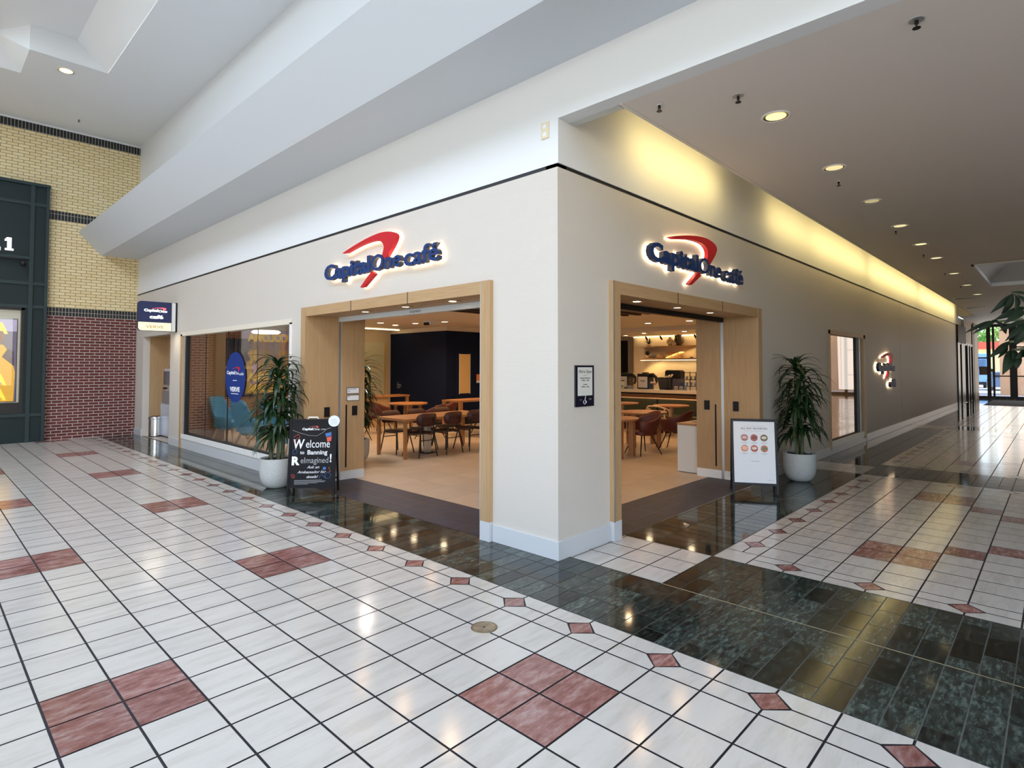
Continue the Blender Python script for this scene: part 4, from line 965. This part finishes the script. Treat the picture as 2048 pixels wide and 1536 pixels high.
def succulent(label, loc, h, n, L_):
    t = thing('potted_succulent', label, 'plant', loc)
    mb = MB(); mb.lathe([(.01, 0), (.2, 0), (.27, .2), (.22, h), (.18, h), (.01, h-.04)], n=20); mb.build('pot', mat('pot cream', (.70, .55, .36), .5), t)
    mb = MB()
    for k in range(n):
        a = 2*PI*k/n*1.618*2; e = .5+.9*(k/n); d = V(math.cos(a)*math.cos(e), math.sin(a)*math.cos(e), math.sin(e)); s_ = V(-math.sin(a), math.cos(a), 0)*.07
        b = V(0, 0, h); mb.add([b-s_*.6, b+d*L_*.5-s_, b+d*L_, b+d*L_*.5+s_, b+s_*.6], [(0, 1, 2, 3, 4)])
    mb.build('leaves', M_green, t, solid=.012)
succulent('spiky dark succulent in small pot on upper shelf', (46.1, 25.85, 7.95), .22, 16, .8)
succulent('dark leafy potted plant on the lower shelf', (46.2, 26.1, 6.6), .32, 22, .6)
def vase(name, label, loc, prof, m):
    t = thing(name, label, 'vase', loc); mb = MB(); mb.lathe(prof, n=28); mb.build('body', m, t)
    mb = MB(); r, z = prof[-1]; mb.lathe([(r, z), (r*1.08, z+.03), (r*.8, z+.02)], n=28); mb.build('rim', m, t)
vase('ceramic_vase', 'round cream vase on upper shelf, left of the dark vase', (46.4, 23.36, 7.95), [(.01, 0), (.2, 0), (.42, .35), (.40, .6), (.18, .85), (.14, .95)], mat('vase cream', (.75, .60, .36), .4))
vase('ceramic_vase', 'tall dark bulbous vase on the upper shelf', (46.45, 22.35, 7.95), [(.01, 0), (.22, 0), (.50, .45), (.52, .75), (.34, 1.0), (.30, 1.15)], mat('vase dark', (.10, .07, .055), .4))
vase('ceramic_bowl', 'small pale bowl vase before the dark vase', (46.2, 22.75, 7.95), [(.01, 0), (.15, 0), (.28, .22), (.22, .42), (.14, .46)], mat('vase pale', (.80, .68, .48), .4))
vase('ceramic_vase', 'pear shaped cream vase on the lower shelf', (46.4, 24.75, 6.6), [(.01, 0), (.26, .0), (.34, .18), (.2, .42), (.05, .55)], mat('vase pear', (.80, .58, .30), .5))
for k, y in enumerate((23.55, 22.8, 22.05)):
    t = thing('coffee_bag', 'gold coffee bag on lower shelf, %s of three' % ['left', 'middle', 'right'][k], 'bag', (46.4, y, 6.6), 0, 'gold coffee bags on the shelf')
    mb = MB(); mb.prism([(-.16, 0), (.16, 0), (.13, .55), (.02, .68), (-.02, .68), (-.13, .55)], -.3, .3, 1); mb.build('pouch', mat('bag gold %d' % k, (.60, .36, .15), .45), t, bevel=.02); wb(t, 'label_patch', M_tan, -.17, -.17, .15, -.15, .17, .4)
t = thing('dark_dish', 'small black dish at right end of lower shelf', 'dish', (46.4, 20.9, 6.6)); mb = MB(); mb.lathe([(.01, 0), (.1, 0), (.22, .1), (.2, .1), (.08, .02)], n=20); mb.build('bowl', M_black, t); mb = MB(); mb.disc((0, 0, .07), .15); mb.build('filling', M_soil, t)
for k, y in enumerate((25.8, 24.0, 22.2, 20.0)):
    t = thing('track_spotlight', 'small black track spotlight over the shelves, %s' % ['leftmost', 'second from left', 'third from left', 'rightmost'][k], 'spotlight', (45.3, y, 9.12), 0, 'track spotlights over the counter')
    mb = MB(); mb.tube([(0, 0, 0), (0, 0, -.15)], .03, 6); mb.build('stem', M_black, t); mb = MB(); mb.tube([(0, 0, -.12), (.2, -.12, -.5)], .1, 10); mb.build('barrel', M_black, t)

# ------------------------------------------------------------------ lounge chairs, slat screen, wall art, decal
lc = chair_lounge(); lc.location = V(6.1, 38.2, 0)*T; lc.rotation_euler = (0, 0, -2.5); lc['label'] = 'blue lounge chair farthest left in the window, its dark inside showing'
clone(lc, (5.9, 33.4, 0), -1.45, 'blue lounge chair in window centre, back turned to the glass')
clone(lc, (5.9, 28.4, 0), -1.5, 'blue lounge chair behind the potted plant in the window')
clone(lc, (5.6, 25.3, 0), -1.1, 'blue lounge chair at the right end of the window')
t = thing('slat_screen', 'tall oak slat screen at the right of the store window', 'screen', (13.9, 40.0, 0), PI/2*3); wb(t, 'bottom_panel', M_sofw, 0, -3.4, .02, .25, 0, 3.2); wb(t, 'top_rail', M_table, 0, -3.4, 8.2, .25, 0, 8.4)
for k in range(13): wb(t, 'slat', M_table, .04, -.2-k*.25, 3.2, .2, -.1-k*.25, 8.2)
for z0, z1, l in ((5.75, 8.3, 'upper dark patterned wall panel on the inside brick'), (2.85, 5.45, 'lower dark patterned wall panel on the inside brick')):
    t = thing('wall_art', l, 'wall art', (8.6, 48.88, z0), axes=AXR); wb(t, 'canvas', mat('art dark', (.030, .016, .020), .6), 0, 0, 0, 3.4, z1-z0, .12)
    mb = MB()
    for k in range(26):
        x, y = random.uniform(.1, 3.1), random.uniform(.1, z1-z0-.2); mb.tube([(x, y, .13), (x+.12, y+.07, .13), (x+.22, y+.02, .13)], .02, 4)
    mb.build('brush_marks', mat('art pink', (.50, .16, .14), .6), t)
t = thing('wall_thermostat', 'white square plate on the inside brick wall', 'switch', (7.35, 48.88, 3.5), axes=AXR); wb(t, 'plate', M_paper, 0, 0, 0, .45, .6, .05); wb(t, 'button', M_trim, .12, .18, .05, .33, .42, .08)
t = thing('window_decal', 'blue oval decal on the window glass with white brand lettering', 'decal', (WX+.13, 29.55, 3.55), axes=AXL)
mb = MB(); mb.prism([(1.52+1.5*math.cos(2*PI*k/48), 1.5+1.5*math.sin(2*PI*k/48)) for k in range(48)], 0, .012); mb.build('oval', mat('decal blue', (.008, .035, .20), .6, spec=.2), t)
mb = MB(); addfit(mb, 'Capital', .25, 1.45, 1.68, .2, .012, .018, bold=.03); addfit(mb, 'One', 1.47, 2.05, 1.66, .2, .012, .018, bold=.01, shear=.12); addfit(mb, 'café', 2.12, 2.8, 1.63, .17, .012, .018); mb.box(1.2, 1.29, .012, 1.8, 1.33, .018)
addfit(mb, 'VERVE', .75, 2.25, .66, .27, .012, .018, bold=.04); mb.box(.95, .5, .012, 2.05, .54, .018); mb.build('lettering', mat('decal white', (.8, .82, .85), .6), t)
mb = MB(); mb.prism([(1.1+(p[0]-1.5)*.28, 1.70+p[1]*.28) for p in OUT+INN], .012, .017); mb.build('swoosh', M_red, t)

# ------------------------------------------------------------------ potted dracaenas
def dracaena(label, loc, seed, H=7.0, mx=99, my=99):
    R_ = random.Random(seed)
    t = thing('potted_dracaena', label, 'plant', loc)
    mb = MB(); prof = [(.01, 0), (.30, 0), (.45, .03), (.60, .16), (.70, .38), (.755, .68), (.76, 1.36), (.75, 1.39), (.70, 1.39), (.69, 1.27), (.01, 1.25)]
    mb.lathe(prof, n=48); mb.build('pot', M_pot, t)
    mb = MB(); mb.disc((0, 0, 1.29), .70, 32)
    for k in range(70):
        a, r = R_.uniform(0, 2*PI), .66*math.sqrt(R_.random()); x, y = r*math.cos(a), r*math.sin(a); s_ = R_.uniform(.03, .07)
        mb.add([(x-s_, y, 1.29), (x, y-s_, 1.29), (x+s_, y, 1.29), (x, y+s_, 1.29), (x, y, 1.29+s_*1.3)], [(0, 1, 4), (1, 2, 4), (2, 3, 4), (3, 0, 4)])
    mb.build('bark_mulch', M_soil, t)
    fol = MB(); fol.smooth = True
    stems = [(-.28, .05, 3.6), (.02, -.12, 5.1), (.16, .12, H-1.25), (.3, -.05, 4.3)]
    for (x, y, h) in stems:
        dx, dy = R_.uniform(-.12, .12), R_.uniform(-.12, .12)
        mb = MB(); pts = [(x*.8, y*.8, 1.25), (x+dx*.3, y+dy*.3, 1.25+(h-1.25)*.4), (x*.9+dx, y*.9+dy, h)]; mb.tube(pts, [.085, .08, .07], 10); mb.build('cane', M_stem, t)
        heads = [(x*.9+dx, y*.9+dy, h)]
        z = h-.75
        while z > 2.5: heads.append((x+dx*.6, y+dy*.6, z)); z -= .8
        for q, (hx, hy, hz) in enumerate(heads):
            n = 24 if q == 0 else 13
            for k in range(n):
                a = k*2.39996+R_.uniform(-.3, .3); u = k/n
                el = (1.35-1.25*u+R_.uniform(-.15, .15)) if q == 0 else R_.uniform(-.1, .7)
                L_ = R_.uniform(1.35, 1.95) if u > .2 else R_.uniform(.9, 1.3); wd = R_.uniform(.065, .10)
                b = V(hx, hy, hz-.28*u); d = V(math.cos(a), math.sin(a), 0); sd_ = V(-math.sin(a), math.cos(a), 0)
                P = []; N = 7; p = b.copy(); e = el; st = L_/N
                drop = R_.uniform(.20, .34)
                for i in range(N+1):
                    P.append(p.copy()); p = p+(d*math.cos(e)+V(0, 0, 1)*math.sin(e))*st; e -= drop*(1 if e > -1.2 else .1)
                wds = [.45, .8, 1, 1, .9, .7, .4, .03]
                vs = []
                for i, p in enumerate(P):
                    w_ = wd*wds[i]; p = V(min(p.x, mx), min(p.y, my), p.z); vs += [p-sd_*w_+V(0, 0, w_*.35), p, p+sd_*w_+V(0, 0, w_*.35)]
                fol.add(vs, [f for i in range(N) for f in ((3*i, 3*i+1, 3*i+4, 3*i+3), (3*i+1, 3*i+2, 3*i+5, 3*i+4))])
    fol.build('foliage', M_green, t)
    return t
dracaena('potted dracaena beside the chalkboard, before the store window', (1.38, 19.38, 0), 3, 7.0, .98)
dracaena('potted dracaena beside the menu board, against the corridor wall', (19.9, 1.85, 0), 11, 6.9, 99, 1.12)
dracaena('potted dracaena inside the store, half behind the oak reveal', (7.75, 23.0, 0), 21, 7.0)

# ------------------------------------------------------------------ A-frame signs
def aframe(name, label, loc, ax, W_, H_, mframe, mface, lean, face_z0):
    t = thing(name, label, 'sign', loc, axes=None)
    X = V(ax[0], ax[1], 0).normalized(); N_ = V(ax[1], -ax[0], 0).normalized()      # N_ points to the viewer
    Y = (V(0, 0, 1)*math.cos(lean)-N_*math.sin(lean)).normalized()
    m = Matrix((X, Y, X.cross(Y))).transposed().to_4x4(); m.translation = Vector(loc)*T; t.matrix_world = m
    L_ = H_/math.cos(lean)
    for x0, x1 in ((0, .1), (W_-.1, W_)): wb(t, 'front_leg', mframe, x0, 0, -.09, x1, L_, .02, bevel=.01)
    wb(t, 'top_rail', mframe, .1, L_-.12, -.08, W_-.1, L_, .02); wb(t, 'bottom_rail', mframe, .1, face_z0-.1, -.08, W_-.1, face_z0, .02)
    wb(t, 'face', mface, .1, face_z0, -.05, W_-.1, L_-.12, .0)
    # rear frame leaning the other way
    a2 = -2*lean; ry, rz = math.cos(a2), math.sin(a2)
    for x in (.05, W_-.05):
        mb = MB(); mb.tube([(x, L_-.05, -.08), (x, L_-.05-L_*ry*.985, -.08-L_*abs(rz))], .05, 6); mb.build('rear_leg', mframe, t)
    mb = MB(); mb.tube([(.05, L_-.05-L_*ry*.8, -.08-L_*abs(rz)*.81), (W_-.05, L_-.05-L_*ry*.8, -.08-L_*abs(rz)*.81)], .035, 6); mb.build('rear_rail', mframe, t)
    mb = MB(); mb.tube([(.05, L_*.45, -.05), (.05, L_-.05-L_*ry*.55, -.08-L_*abs(rz)*.55)], .02, 6); mb.build('brace', mframe, t)
    return t, L_
t, L_ = aframe('chalkboard_sign', 'black chalkboard A-frame sign reading Welcome to Banning ReImagined', (.85, 17.2, 0), (1.54, -1.34), 2.06, 3.32, M_board, M_board, .13, .42)
mb = MB(); mb.tube([(.78, L_, -.03), (.8, L_+.08, -.03), (1.2, L_+.08, -.03), (1.22, L_, -.03)], .03, 8); mb.build('carry_handle', M_paper, t)
mb = MB(); mb.cyl((1.93, L_-.1, 0), .25, .02, .05, 32); o = mb.build('round_sticker', mat('sticker', (.66, .72, .80), .5), t)
mb = MB()
for k in range(4): mb.box(1.79, L_-.03-.07*k, .05, 2.07-.05*(k == 0), L_-.015-.07*k, .052)
mb.build('sticker_text', M_chalkg, t)
mb = MB(); ch = lambda s, x0, x1, y, c, **k: addfit(mb, s, x0, x1, y, c, 0, .006, **k)
ch('Capital', .55, 1.0, 2.86, .1, bold=.04); ch('One', 1.01, 1.3, 2.85, .1, shear=.12); ch('CAFÉ', 1.36, 1.56, 2.86, .05); mb.build('brand_word', M_chalk, t)
mb = MB(); mb.prism([(.85+(p[0]-1.5)*.1, 2.90+p[1]*.09) for p in OUT+INN], 0, .006); mb.build('swoosh', M_chalkr, t)
mb = MB(); ch('W', .2, .68, 2.05, .42, shear=.1, bold=.02); ch('elcome', .74, 1.78, 2.08, .36, bold=.0); mb.build('chalk_welcome', M_chalk, t)
mb = MB(); ch('to', .5, .68, 1.8, .16, bold=.01); ch('Banning', .82, 1.68, 1.78, .2, bold=.015); mb.build('chalk_banning', M_chalk, t)
mb = MB(); ch('R', .16, .5, 1.34, .36, bold=.05); ch('!', 1.8, 1.87, 1.44, .36, bold=.03); mb.build('chalk_initial', M_chalk, t)
mb = MB(); ch('eImagined', .54, 1.74, 1.4, .27, shear=.05); mb.build('chalk_reimagined', M_chalkg, t)
mb = MB(); ch('Ask an', .82, 1.36, 1.17, .12, shear=.4); ch('Ambassador for', .42, 1.66, .96, .12, shear=.4); ch('details!', .82, 1.32, .75, .12, shear=.4); mb.build('chalk_script', M_chalk, t)
mb = MB()
for k, w_ in enumerate((1.2, 1.35, 1.3, 1.0, .6)): mb.box(.3, .655-.042*k, 0, .3+w_, .668-.042*k, .005)
mb.build('fine_print', M_chalkg, t)
def curve(name, m, pts, r=.012): mb = MB(); mb.tube([(x, y, .004) for x, y in pts], r, 5); return mb.build(name, m, t)
curve('chalk_wave', M_chalkg, [(.12, 2.86), (.5, 2.72), (.85, 2.62), (1.2, 2.6), (1.45, 2.74), (1.62, 2.9), (1.8, 2.95)], .008)
curve('chalk_squiggle', M_chalkr, [(.2, 2.55), (.4, 2.68), (.48, 2.55), (.3, 2.45), (.2, 2.36), (.32, 2.3)], .01)
mb = MB(); mb.prism([(1.56, 2.7), (1.82, 2.76), (1.83, 2.6), (1.60, 2.54)], 0, .006); mb.build('chalk_cup_lid', M_chalkb, t)
mb = MB(); mb.prism([(1.62, 2.52), (1.84, 2.57), (1.82, 2.36), (1.66, 2.32)], 0, .006); mb.build('chalk_cup', M_chalkr, t)
curve('chalk_spiral', M_chalkr, [(.24+.012*a*math.cos(a), .82+.012*a*math.sin(a)) for a in [x*.7 for x in range(14)]], .009)
curve('chalk_ring', M_chalkb, [(1.74+.13*math.cos(a*.5), .85+.13*math.sin(a*.5)) for a in range(14)], .008); curve('chalk_loop', M_chalkb, [(1.4, .72), (1.38, .82), (1.48, .88), (1.58, .8), (1.66, .72)], .008)
curve('chalk_circle', M_chalkb, [(.28+.1*math.cos(a*.5), 1.9+.1*math.sin(a*.5)) for a in range(13)], .008); curve('chalk_s', M_chalkr, [(1.82, 1.22), (1.76, 1.18), (1.82, 1.1), (1.84, 1.02), (1.76, 1.0)], .01)
mb = MB(); mb.cyl((1.58, 1.16, 0), .07, 0, .006, 16); mb.build('chalk_dot', M_chalkb, t)
t, L_ = aframe('menu_board', 'white menu A-frame sign reading ALL DAY FAVORITES in black frame', (14.87, 3.15, 0), (.93, -1.68), 1.95, 3.3, M_black, M_paper, .13, .48)
mb = MB(); addfit(mb, 'ALL DAY FAVORITES', .42, 1.54, 2.86, .075, 0, .004, bold=.02, sp=1.25); mb.build('heading', M_ink, t)
for y in (3.0, 2.78): wb(t, 'rule', M_inkg, .55, y, 0, 1.42, y+.006, .003)
food = [((.45, .18, .16), (.70, .50, .46)), ((.40, .10, .07), (.22, .07, .05)), ((.20, .13, .08), (.72, .66, .48)), ((.70, .28, .18), (.85, .48, .36)), ((.48, .12, .08), (.80, .66, .58)), ((.50, .16, .10), (.16, .22, .08))]
for k in range(6):
    x = (.57, .98, 1.40)[k % 3]; y = 2.48 if k < 3 else 2.0
    mb = MB(); mb.cyl((x, y, 0), .155, 0, .004, 32); mb.build('food_picture', mat('food %d' % k, food[k][0], .5, noise=(40, .5, (1, 1, 1))), t)
    mb = MB(); mb.prism([(x+.11*math.cos(a*PI/10), y+.01+(.06 if k != 3 else .09)*math.sin(a*PI/10)) for a in range(20)], .004, .006); mb.build('food_shape', mat('food top %d' % k, food[k][1], .5), t)
    mb = MB(); mb.box(x-.15, y-.225, 0, x+.15, y-.215, .003); mb.box(x-.09, y-.255, 0, x+.09, y-.245, .003) if k != 4 else None; mb.build('caption', M_inkg, t)
mb = MB(); addfit(mb, 'SCAN FOR MENU', .83, 1.18, 1.42, .035, 0, .003, bold=.015); mb.build('scan_heading', M_inkg, t)
mb = MB(); addfit(mb, 'capitalone', 1.5, 1.74, .62, .03, 0, .003); mb.build('footer_word', M_inkg, t)

# ------------------------------------------------------------------ big leaved tree in a pot at the right edge
R_ = random.Random(5)
C_ = V(CX, CY, CZ); O9 = C_+V(.6, -.79, 0).normalized()*0
fwv, rtv, upv = V(*fw), V(*rt), V(*up)
def P9(a, b, d=9.0):            # a to the right, b upward of a crown centre about nine tiles from the viewpoint
    return C_+fwv*d+rtv*(7.88+a)*d/9+upv*(.37+b)*d/9
base_ = P9(1.35, 0); tx_, ty_ = base_.x, base_.y
t = thing('rubber_tree', 'broad leaved dark green potted tree at the right edge of view', 'plant', (tx_, ty_, 0))
loc0 = V(tx_, ty_, 0)
mb = MB(); mb.lathe([(.01, 0), (.5, 0), (.8, .3), (.9, 1.0), (.92, 1.7), (.84, 1.7), (.82, 1.55), (.01, 1.5)], n=40); mb.build('pot', M_pot, t)
mb = MB(); mb.disc((0, 0, 1.58), .8); mb.build('soil', M_soil, t)
mb = MB(); mb.tube([(0, 0, 1.5), (.1, .05, 3.2), (-.05, .02, 5.2), (.02, 0, 7.2)], [.16, .14, .11, .06], 10); mb.build('trunk', mat('tree bark', (.12, .09, .06), .8), t)
def leaf(fb, p, q, wd, nrm, bend=.1):
    p, q = p-loc0, q-loc0; ax = (q-p); L_ = ax.length; ax.normalize(); s_ = ax.cross(nrm).normalized(); n2 = s_.cross(ax).normalized()
    prof = [.06, .5, .82, 1, .98, .8, .45, .03]; vs = []; N = 7
    for i in range(N+1):
        u = i/N; c = p+ax*L_*u-n2*bend*L_*(2*u-1)**2+n2*bend*L_; w_ = wd*prof[i]
        vs += [c-s_*w_+n2*w_*.25, c, c+s_*w_+n2*w_*.25]
    fb.add(vs, [f for i in range(N) for f in ((3*i, 3*i+1, 3*i+4, 3*i+3), (3*i+1, 3*i+2, 3*i+5, 3*i+4))])
def px(x, y, d=9.0): return P9((x-2048)/127.5, (650-y)/127.5, d)
fb = MB(); fb.smooth = True; tw = MB()
hubs = [((2030, 587), 9.0), ((2050, 612), 8.8), ((1996, 643), 9.1), ((2050, 640), 8.9), ((2017, 684), 9.05), ((2024, 700), 8.95)]
spec = [((2027, 587), (1981, 626), 9, 9.0), ((2026, 588), (2003, 628), 10, 8.9), ((2028, 588), (2030, 622), 9, 8.8), ((2022, 584), (2062, 592), 5, 8.8), ((2034, 590), (2062, 618), 8, 8.7),
        ((2050, 614), (1988, 640), 11, 8.8), ((2050, 622), (2006, 648), 10, 8.6), ((1994, 643), (1929, 666), 7, 9.2), ((1990, 642), (1944, 668), 6, 9.0), ((1996, 643), (2012, 668), 9, 9.1), ((1984, 640), (2000, 650), 7, 9.1),
        ((2052, 640), (1998, 662), 7, 8.9), ((2052, 645), (2010, 682), 9, 8.8), ((2052, 648), (2028, 692), 13, 8.7), ((2018, 683), (1977, 716), 10, 9.05), ((2012, 688), (1996, 716), 8, 9.1),
        ((2020, 700), (2005, 749), 15, 8.95), ((2026, 699), (2032, 740), 14, 8.9), ((2052, 700), (2030, 718), 10, 8.8), ((2062, 690), (2052, 724), 14, 8.8)]
for (a, b, w_, d) in spec:
    leaf(fb, px(*a, d), px(*b, d-.25+R_.uniform(0, .3)), w_*.62/127.5, -fwv+upv*R_.uniform(.2, .8)+rtv*R_.uniform(-.3, .3))
for (h_, d) in hubs: tw.tube([V(.0, 0, R_.uniform(5.2, 6.6)), (px(h_[0]+45, h_[1]-4, d)-loc0), (px(*h_, d)-loc0)], [.04, .03, .018], 6)
for k in range(70):            # the rest of the crown, out of frame
    a = R_.uniform(0, 2*PI); r = R_.uniform(.2, 1.0); h = loc0+V(0, 0, R_.uniform(5.6, 8.0))+rtv*(.7+r*math.cos(a))+fwv*r*math.sin(a)
    dd = (rtv*math.cos(a)+fwv*math.sin(a))*.5+V(0, 0, R_.uniform(-.5, .1)); leaf(fb, h, h+dd, R_.uniform(.08, .13), V(0, 0, 1))
fb.build('foliage', M_green2, t, solid=.008); tw.build('branches', mat('twig', (.06, .07, .03), .7), t)

# ------------------------------------------------------------------ far end: side doors, glass doors, mat, outside
t = bpy.data.objects.new('door_5', None); COL.objects.link(t); t['kind'] = 'structure'
for x0, x1, z in ((93, 95.4, 9.6), (97.5, 101.5, 9.6), (105.2, 106.6, 9.2), (108.6, 109.6, 9.2), (112.6, 114.0, 12.8)): wb(t, 'post', M_door, x0, 2.95, 0, x1, 3.5, z)
wb(t, 'door_head', mat('door head brown', (.02, .008, .007), .6, spec=.2), 93, 2.9, 9.2, 102.5, 3.5, 11.8); wb(t, 'door_rail', M_door, 93, 3.0, 9.0, 114, 3.5, 9.4); wb(t, 'glass', M_glassd, 93, 3.3, 0, 121, 3.33, 9.2)
boxes('wall_side_entry', [(93, WY+.3, 11.67, 121, WY+.6, 13.2), (102.5, 3.1, 9.4, 121, WY+.6, 13.15), (93, 9, 0, 121, 9.3, 13)], M_tan)
boxes('wall_pier', [(114.0, 2.9, 0, 120.8, 3.6, 13.15)], mat('pier tan', (.40, .33, .26), .6))
t = bpy.data.objects.new('door_6', None); COL.objects.link(t); t['kind'] = 'structure'
for a, b in ((3.3, 3.75), (1.2, 1.75), (.65, .95), (-2.35, -1.35), (-5.2, -4.8), (-8.2, -7.2), (-11.5, -11.0), (-14.6, -13.8), (-18, -17.5)): wb(t, 'mullion', M_door, 120.9, a, 0, 121.4, b, 13.1)
for z0, z1, y0, y1 in ((7.1, 7.35, 1.2, 3.5), (3.9, 4.1, -18, .8), (0, .45, -22, 3.6), (12.7, 13.15, -22, 3.6), (9.0, 9.2, -18, -2)): wb(t, 'transom', M_door, 120.95, y0, z0, 121.35, y1, z1)
wb(t, 'glass', M_glassd, 121.1, -22, .45, 121.13, 3.5, 12.8)
boxes('wall_entry_head', [(120.9, -22.4, 13.1, 121.5, 3.6, 15.4), (120.9, 3.5, 0, 121.5, 9.3, 13.1)], M_tan)
t = thing('door_mat', 'dark entrance mat before the far glass doors', 'mat', (98, -9, 0)); wb(t, 'mat_body', M_rubber, 0, 0, 0.002, 17, 9.6, .04); wb(t, 'edge_strip', M_black, -.15, -.05, 0.002, 0, 9.65, .03)
t = thing('door_notice', 'square grey notice on the left far glass door', 'notice', (121.0, 2.85, 4.2)); wb(t, 'sheet', mat('notice grey', (.16, .13, .12), .6), -.08, -1.25, 0, 0, .0, 1.5); wb(t, 'tape', M_inkg, -.09, -1.9, .5, -.07, -1.25, 1.1)
struct('ground', MB().box(121.5, -150, -.3, 500, 150, -.05), mat('outdoor paving', (.55, .54, .52), .8, noise=(.5, .1, (1, 1, 1))))
t = thing('outside_building', 'orange tan building wing seen through the far glass doors', 'building', (140, 0, 0)); wb(t, 'wall', mat('outdoor brick tan', (.62, .36, .20), .8), 0, -60, -.1, 10, 1.1, 16); wb(t, 'parapet', mat('outdoor cream', (.6, .55, .45), .8), -.2, -60, 16, 10.2, 1.3, 17)
t = thing('shop_awning', 'red band of a shop roof seen through the far doors', 'building', (225, 8, 0)); wb(t, 'fascia', mat('outdoor red', (.60, .10, .05), .6), 0, -8, 11.3, 8, 16, 13.6); wb(t, 'shop_wall', mat('outdoor yellow', (.75, .66, .30), .8), 1, -8, -.1, 8, 16, 11.3)
t = thing('delivery_van', 'pale blue van parked outside the far glass doors', 'van', (185, 8.6, 0))
wb(t, 'body', mat('van blue', (.22, .42, .66), .4), 0, -2.5, 1.0, 9, 2.6, 9.2, bevel=.3); wb(t, 'windscreen', M_glassd, -.1, -2.1, 5, .02, 2.2, 7.6); wb(t, 'bumper', M_black, -.2, -2.5, .8, 0, 2.6, 1.6)
for sy in (-2.0, 1.4):
    for sx in (1.8, 7.0): mb = MB(); mb.tube([(sx, sy, 1.0), (sx, sy+.7, 1.0)], 1.05, 20); mb.build('wheel', M_black, t)
t = thing('parked_car', 'dark blue car outside the middle of the far glass doors', 'car', (165, 2.2, 0))
mb = MB(); mb.prism([(-2.8, .8), (2.8, .8), (2.9, 2.6), (2.3, 2.9), (1.9, 4.4), (-1.9, 4.4), (-2.3, 2.9), (-2.9, 2.6)], 0, 14, 0); mb.build('body', mat('car blue', (.10, .18, .32), .3), t, bevel=.15); wb(t, 'windscreen', M_glassd, -.05, -1.7, 3.0, .02, 1.7, 4.1)
for sy in (-2.7, 2.0):
    for sx in (2.5, 11): mb = MB(); mb.tube([(sx, sy, .95), (sx, sy+.7, .95)], 1.0, 20); mb.build('wheel', M_black, t)
R_ = random.Random(9)
for k, (x, y, r) in enumerate(((262, 22, 8), (256, 9, 6.2), (262, -4, 7))):
    t = thing('street_tree', ['bright green tree above the red roof, leftmost', 'bright green tree above the red roof, middle', 'bright green tree above the red roof, rightmost'][k], 'tree', (x, y, 0), 0, 'trees outside the far doors')
    mb = MB(); mb.tube([(0, 0, -.2), (0, 0, 12)], [.6, .4], 10); mb.build('trunk', M_stem, t)
    mb = MB()
    for q in range(900):
        d = V(R_.gauss(0, 1), R_.gauss(0, 1), R_.gauss(0, 1)).normalized()*r*R_.uniform(.6, 1); c = V(0, 0, 15)+V(d.x, d.y, d.z*.8); s_ = R_.uniform(.5, .9)
        e1 = V(R_.gauss(0, 1), R_.gauss(0, 1), R_.gauss(0, 1)).normalized()*s_; e2 = e1.orthogonal().normalized()*s_*.6; mb.add([c-e1, c-e2, c+e1, c+e2], [(0, 1, 2, 3)])
    mb.build('crown', mat('crown green %d' % k, (.16, .36, .05), .7), t)
